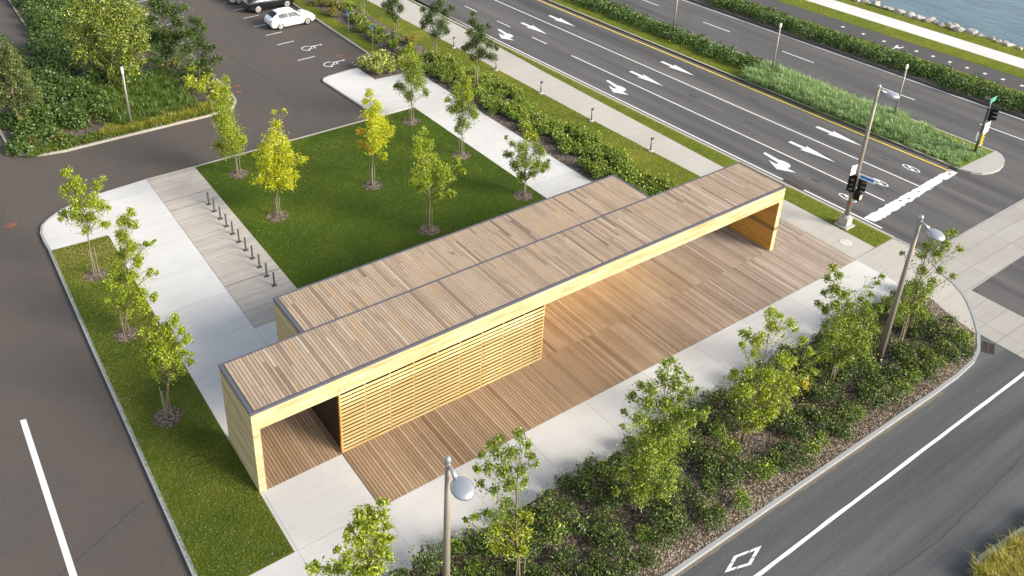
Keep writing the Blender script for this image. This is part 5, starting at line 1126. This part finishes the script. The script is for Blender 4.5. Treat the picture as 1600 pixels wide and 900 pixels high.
# ------------------------------------------------------------------ cars
def make_car(name, label, loc, paint, sts, wx, wr, L, W, rz=0, group='parked cars'):
    t = thing(name, label, 'car', loc, rz, group)
    def sec(s):
        x, zb, zt, wb, zr, wr_ = s; k = W
        return [(x, wb*k*.90, zb), (x, wb*k*.985, zb+.14), (x, wb*k*1.01, zb*.45+zt*.55), (x, wb*k*.985, zt-.04), (x, wb*k*.955, zt), (x, wr_*k*1.03, zr-.06), (x, wr_*k*.94, zr), (x, wr_*k*.5, zr+.022), (x, 0, zr+.03)]
    def full(s):
        h = sec(s); return h + [(a,-b,c) for a,b,c in h[-2::-1]]
    n = len(full(sts[0])); m = MB(); v = []
    for s in sts: v += full(s)
    f = []
    for i in range(len(sts)-1):
        for k in range(n-1): f.append((i*n+k, i*n+k+1, (i+1)*n+k+1, (i+1)*n+k))
        f.append((i*n+n-1, i*n, (i+1)*n, (i+1)*n+n-1))
    f.append(tuple(range(n))); f.append(tuple(range((len(sts)-1)*n+n-1, (len(sts)-1)*n-1, -1)))
    m.add(v, f)
    body = obj('body', m, M[paint], t, smooth=True)
    e = body.modifiers.new('edges', 'EDGE_SPLIT'); e.split_angle = R(38)
    def S(x):
        for a, b in zip(sts[:-1], sts[1:]):
            if a[0] <= x <= b[0]:
                u = (x-a[0])/(b[0]-a[0]); return sec([p+(q-p)*u for p, q in zip(a, b)])
    def side(x, tt, sgn):
        h = S(x); a, b = Vector(h[4]), Vector(h[5]); p = a.lerp(b, tt) + Vector((0,.022,.012)); return (p.x, p.y*sgn, p.z)
    return t, S, side
def wheels(t, xs, r, y, spokes=5):
    for x in xs:
        for sg in (1,-1):
            w = obj('wheel', MB().lathe([(r*.72,-.10),(r*.97,-.10),(r,-.07),(r,.07),(r*.97,.10),(r*.72,.10)], (0,0,0), 24, rx=R(90)), M['tyre'], t, loc=(x,sg*y,r), smooth=False)
            m = MB().lathe([(r*.10,.0),(r*.10,.035)], (0,-sg*.0,0), 12, rx=R(-90*sg))
            m.lathe([(r*.70,-.06),(r*.70,-.055)], (0,sg*.165,0), 20, rx=R(90), tone=.1)
            for k in range(spokes):
                a = 2*math.pi*k/spokes
                m.obox((math.cos(a)*r*.40, sg*.112, math.sin(a)*r*.40), (r*.64, .03, r*.17), (0,-a,0))
            ring = [(r*.68*math.cos(R(a)), sg*.108, r*.68*math.sin(R(a))) for a in range(0,361,20)]
            m.tube(ring, [r*.06]*len(ring), 5, cap=False)
            obj('rim', m, M['rim'], w)
        for sg in (1,-1):
            obj('wheel_arch', MB().lathe([(r*1.17,-.02),(r*1.17,.0)], (x,sg*(y+.045),r+.02), 22, rx=R(90)), M['black'], t)
def car_glass(t, S, side, xs0, rear, front):
    for sg in (1,-1):
        for xa, xb, la, lb in xs0:
            top = [side(xa+(xb-xa)*i/4, .95 if 0<i<4 else .90, sg) for i in range(5)]
            bot = [side(la+(lb-la)*i/4, .06, sg) for i in range(5)]
            m = MB().add(bot+top, [(i,i+1,6+i,5+i) for i in range(4)] + [(5+i,6+i,i+1,i) for i in range(4)])
            obj('side_window', m, M['glass'], t)
    for nm, (a, b) in (('rear_window', rear), ('windscreen', front)):
        g = MB(); P = []
        for i in range(4):
            x = a + (b-a)*i/3; h = S(x)
            P += [(x, h[6][1]*.93*q, (h[6][2]+(h[8][2]-h[6][2])*(1-abs(q))) + .034) for q in (-1,-.5,0,.5,1)]
        g.add(P, [(r*5+c, r*5+c+1, r*5+c+6, r*5+c+5) for r in range(3) for c in range(4)])
        obj(nm, g, M['glass'], t, smooth=True)
HB = [(0,.42,.70,.70,.74,.62),(.06,.30,.86,.80,.93,.70),(.22,.22,.95,.86,1.08,.70),(.50,.20,.97,.885,1.26,.66),(.78,.20,.97,.895,1.40,.62),(1.3,.20,.955,.90,1.455,.63),(1.9,.20,.94,.90,1.46,.635),(2.35,.20,.925,.90,1.41,.62),(2.75,.20,.915,.895,1.20,.63),(3.12,.20,.90,.885,.955,.68),(3.6,.20,.86,.87,.90,.62),(4.0,.22,.76,.81,.80,.52),(4.22,.28,.64,.70,.67,.42),(4.30,.36,.58,.60,.60,.38)]
def hatch(name, label, loc, paint, H, wx, r, xs0, rear, front, W=1.0, tl=(.90,.78)):
    t, S, side = make_car(name, label, loc, paint, H, wx, r, 4.3, W)
    car_glass(t, S, side, xs0, rear, front)
    wheels(t, wx, r, .80*W)
    for sg in (1,-1):
        h = S(.14); z = tl[0]
        obj('tail_lamp', MB().obox((.115,sg*.66*W,z-.04), (.16,.30*W,.10), (0,R(-25),sg*R(24))), M['tail'], t, bevel=.02)
        obj('head_lamp', MB().obox((H[-3][0]-.08,sg*.66*W,H[-3][2]-.06), (.30,.20,.09), (0,R(18),sg*R(-28))), M['headl'], t, bevel=.02)
        obj('mirror', MB().obox((H[8][0]+.0,sg*(.99*W),H[8][2]+.06), (.12,.18,.13)), M[paint], t, bevel=.03)
    obj('rear_bumper', MB().obox((.055,0,.40), (.12,1.24*W,.16)), M['black'], t, bevel=.03)
    obj('number_plate', MB().obox((.022,0,.62), (.02,.42,.14), (0,R(-14),0)), M['signwhite'], t)
    return t
hatch('hatchback','white hatchback parked nose to the kerb beside the free bays',(20.62,46.47,ZR),'carwhite',HB,(.85,3.42),.315,[(.80,1.62,.80,1.64),(1.67,2.42,1.68,2.80)],(.25,.75),(2.40,3.08))
SV = [(s[0]*1.09, s[1]+.06, s[2]*1.17, s[3], s[4]*1.17 if s[4] < 1 else s[4]*1.155, s[5]*1.02) for s in HB]
hatch('suv_car','black sport utility car between the white hatchback and the silver car',(20.6,51.55,ZR),'carblack',SV,(.92,3.78),.37,[(.74,1.76,.80,1.78),(1.81,2.62,1.82,3.02)],(.26,.80),(2.62,3.36),1.04,(1.04,.8))
hatch('parked_car','silver car at the picture edge behind the black sport utility car',(20.1,54.75,ZR),'carsilver',HB,(.85,3.42),.315,[(.86,1.62,.98,1.64),(1.70,2.42,1.70,2.72)],(.27,.72),(2.42,3.06))
# ------------------------------------------------------------------ shore rocks
def rock(seed, r):
    rng = np.random.default_rng(seed); rd = random.Random(seed)
    import bmesh
    bm = bmesh.new(); bmesh.ops.create_icosphere(bm, subdivisions=2, radius=1)
    ax = [rd.uniform(.75,1.25), rd.uniform(.7,1.1), rd.uniform(.5,.8)]
    pl = [(Vector(tuple(unit(rng.normal(size=3)))), rd.uniform(.55,.85)) for _ in range(9)]
    for v in bm.verts:
        for n, d in pl:
            q = v.co.dot(n)
            if q > d: v.co -= n*(q-d)
        v.co = Vector((v.co.x*ax[0], v.co.y*ax[1], v.co.z*ax[2]))*r*(1+rd.uniform(-.03,.03))
    me = bpy.data.meshes.new('boulder'); bm.to_mesh(me); bm.free()
    me.materials.append(M['rock']); return me
RM = [rock(200+i, .5) for i in range(7)]
rd = random.Random(14)
y = -2.0; k = 0
while y < 34:
    for lane, (dx, dz) in enumerate(((0,.02),(.62,-.28),(1.25,-.75))):
        x = 72.75 - .05*y + dx + rd.uniform(-.22,.22)
        o = bpy.data.objects.new('boulder', RM[k%7]); COL.objects.link(o); k += 1
        o.location = (x, y+rd.uniform(-.25,.25), dz+rd.uniform(-.08,.12)); o.rotation_euler = (rd.uniform(-.5,.5),rd.uniform(-.5,.5),rd.uniform(0,6.28))
        s = rd.uniform(.7,1.35); o.scale = (s,s,s)
        tag(o, ('grey granite boulder on top of the riprap beside the shore lawn','grey granite boulder in the middle of the riprap','grey granite boulder at the water edge of the riprap')[lane], 'boulder', ('upper shore boulders','middle shore boulders','waterline boulders')[lane])
    y += rd.uniform(.72,.95)
# ------------------------------------------------------------------ camera
cam = bpy.data.cameras.new('camera'); co = bpy.data.objects.new('camera', cam); COL.objects.link(co)
Rm = [[0.831692, 0.247842, -0.496853], [-0.555133, 0.388561, -0.735424], [0.010789, 0.887465, 0.460748]]
C = [-7.7113, -24.0711, 28.0314]
co.matrix_world = Matrix([[Rm[0][0],Rm[0][1],Rm[0][2],C[0]],[Rm[1][0],Rm[1][1],Rm[1][2],C[1]],[Rm[2][0],Rm[2][1],Rm[2][2],C[2]],[0,0,0,1]])
cam.sensor_width = 36; cam.lens = 36*1408.310/1600
cam.shift_x = 0.06094; cam.shift_y = -0.14781
cam.clip_end = 2000; cam.clip_start = .2
SC.camera = co
# ------------------------------------------------------------------ light
EL, AZ = R(27), (.50, -.86)          # low evening sun from the near side, a little to the crossing side
w = bpy.data.worlds.new('World'); SC.world = w; w.use_nodes = True
nt = w.node_tree; nt.nodes.clear()
sk = nt.nodes.new('ShaderNodeTexSky'); sk.sky_type = 'NISHITA'; sk.sun_disc = False
sk.sun_elevation = EL; sk.sun_rotation = math.atan2(AZ[0], AZ[1])
sk.altitude = 0; sk.air_density = 1.0; sk.dust_density = 1.6; sk.ozone_density = 1.0
bg = nt.nodes.new('ShaderNodeBackground'); bg.inputs['Strength'].default_value = .118
ou = nt.nodes.new('ShaderNodeOutputWorld')
hs = nt.nodes.new('ShaderNodeHueSaturation'); hs.inputs['Saturation'].default_value = .55   # thin evening cloud
nt.links.new(sk.outputs[0], hs.inputs['Color']); nt.links.new(hs.outputs[0], bg.inputs[0]); nt.links.new(bg.outputs[0], ou.inputs[0])
sl = bpy.data.lights.new('sun', 'SUN'); sl.energy = 2.75; sl.angle = R(24); sl.color = (1,.92,.785)
so = bpy.data.objects.new('sun', sl); COL.objects.link(so)
n = math.hypot(*AZ); d = Vector((-AZ[0]/n*math.cos(EL), -AZ[1]/n*math.cos(EL), -math.sin(EL)))
so.rotation_euler = d.to_track_quat('-Z', 'Y').to_euler(); so.location = (-20,-30,40)
vs = SC.view_settings; vs.view_transform = 'Standard'; vs.look = 'None'; vs.gamma = 1; vs.use_curve_mapping = False
vs.exposure = 1.24
SC.cycles.max_bounces = 8; SC.cycles.use_denoising = True
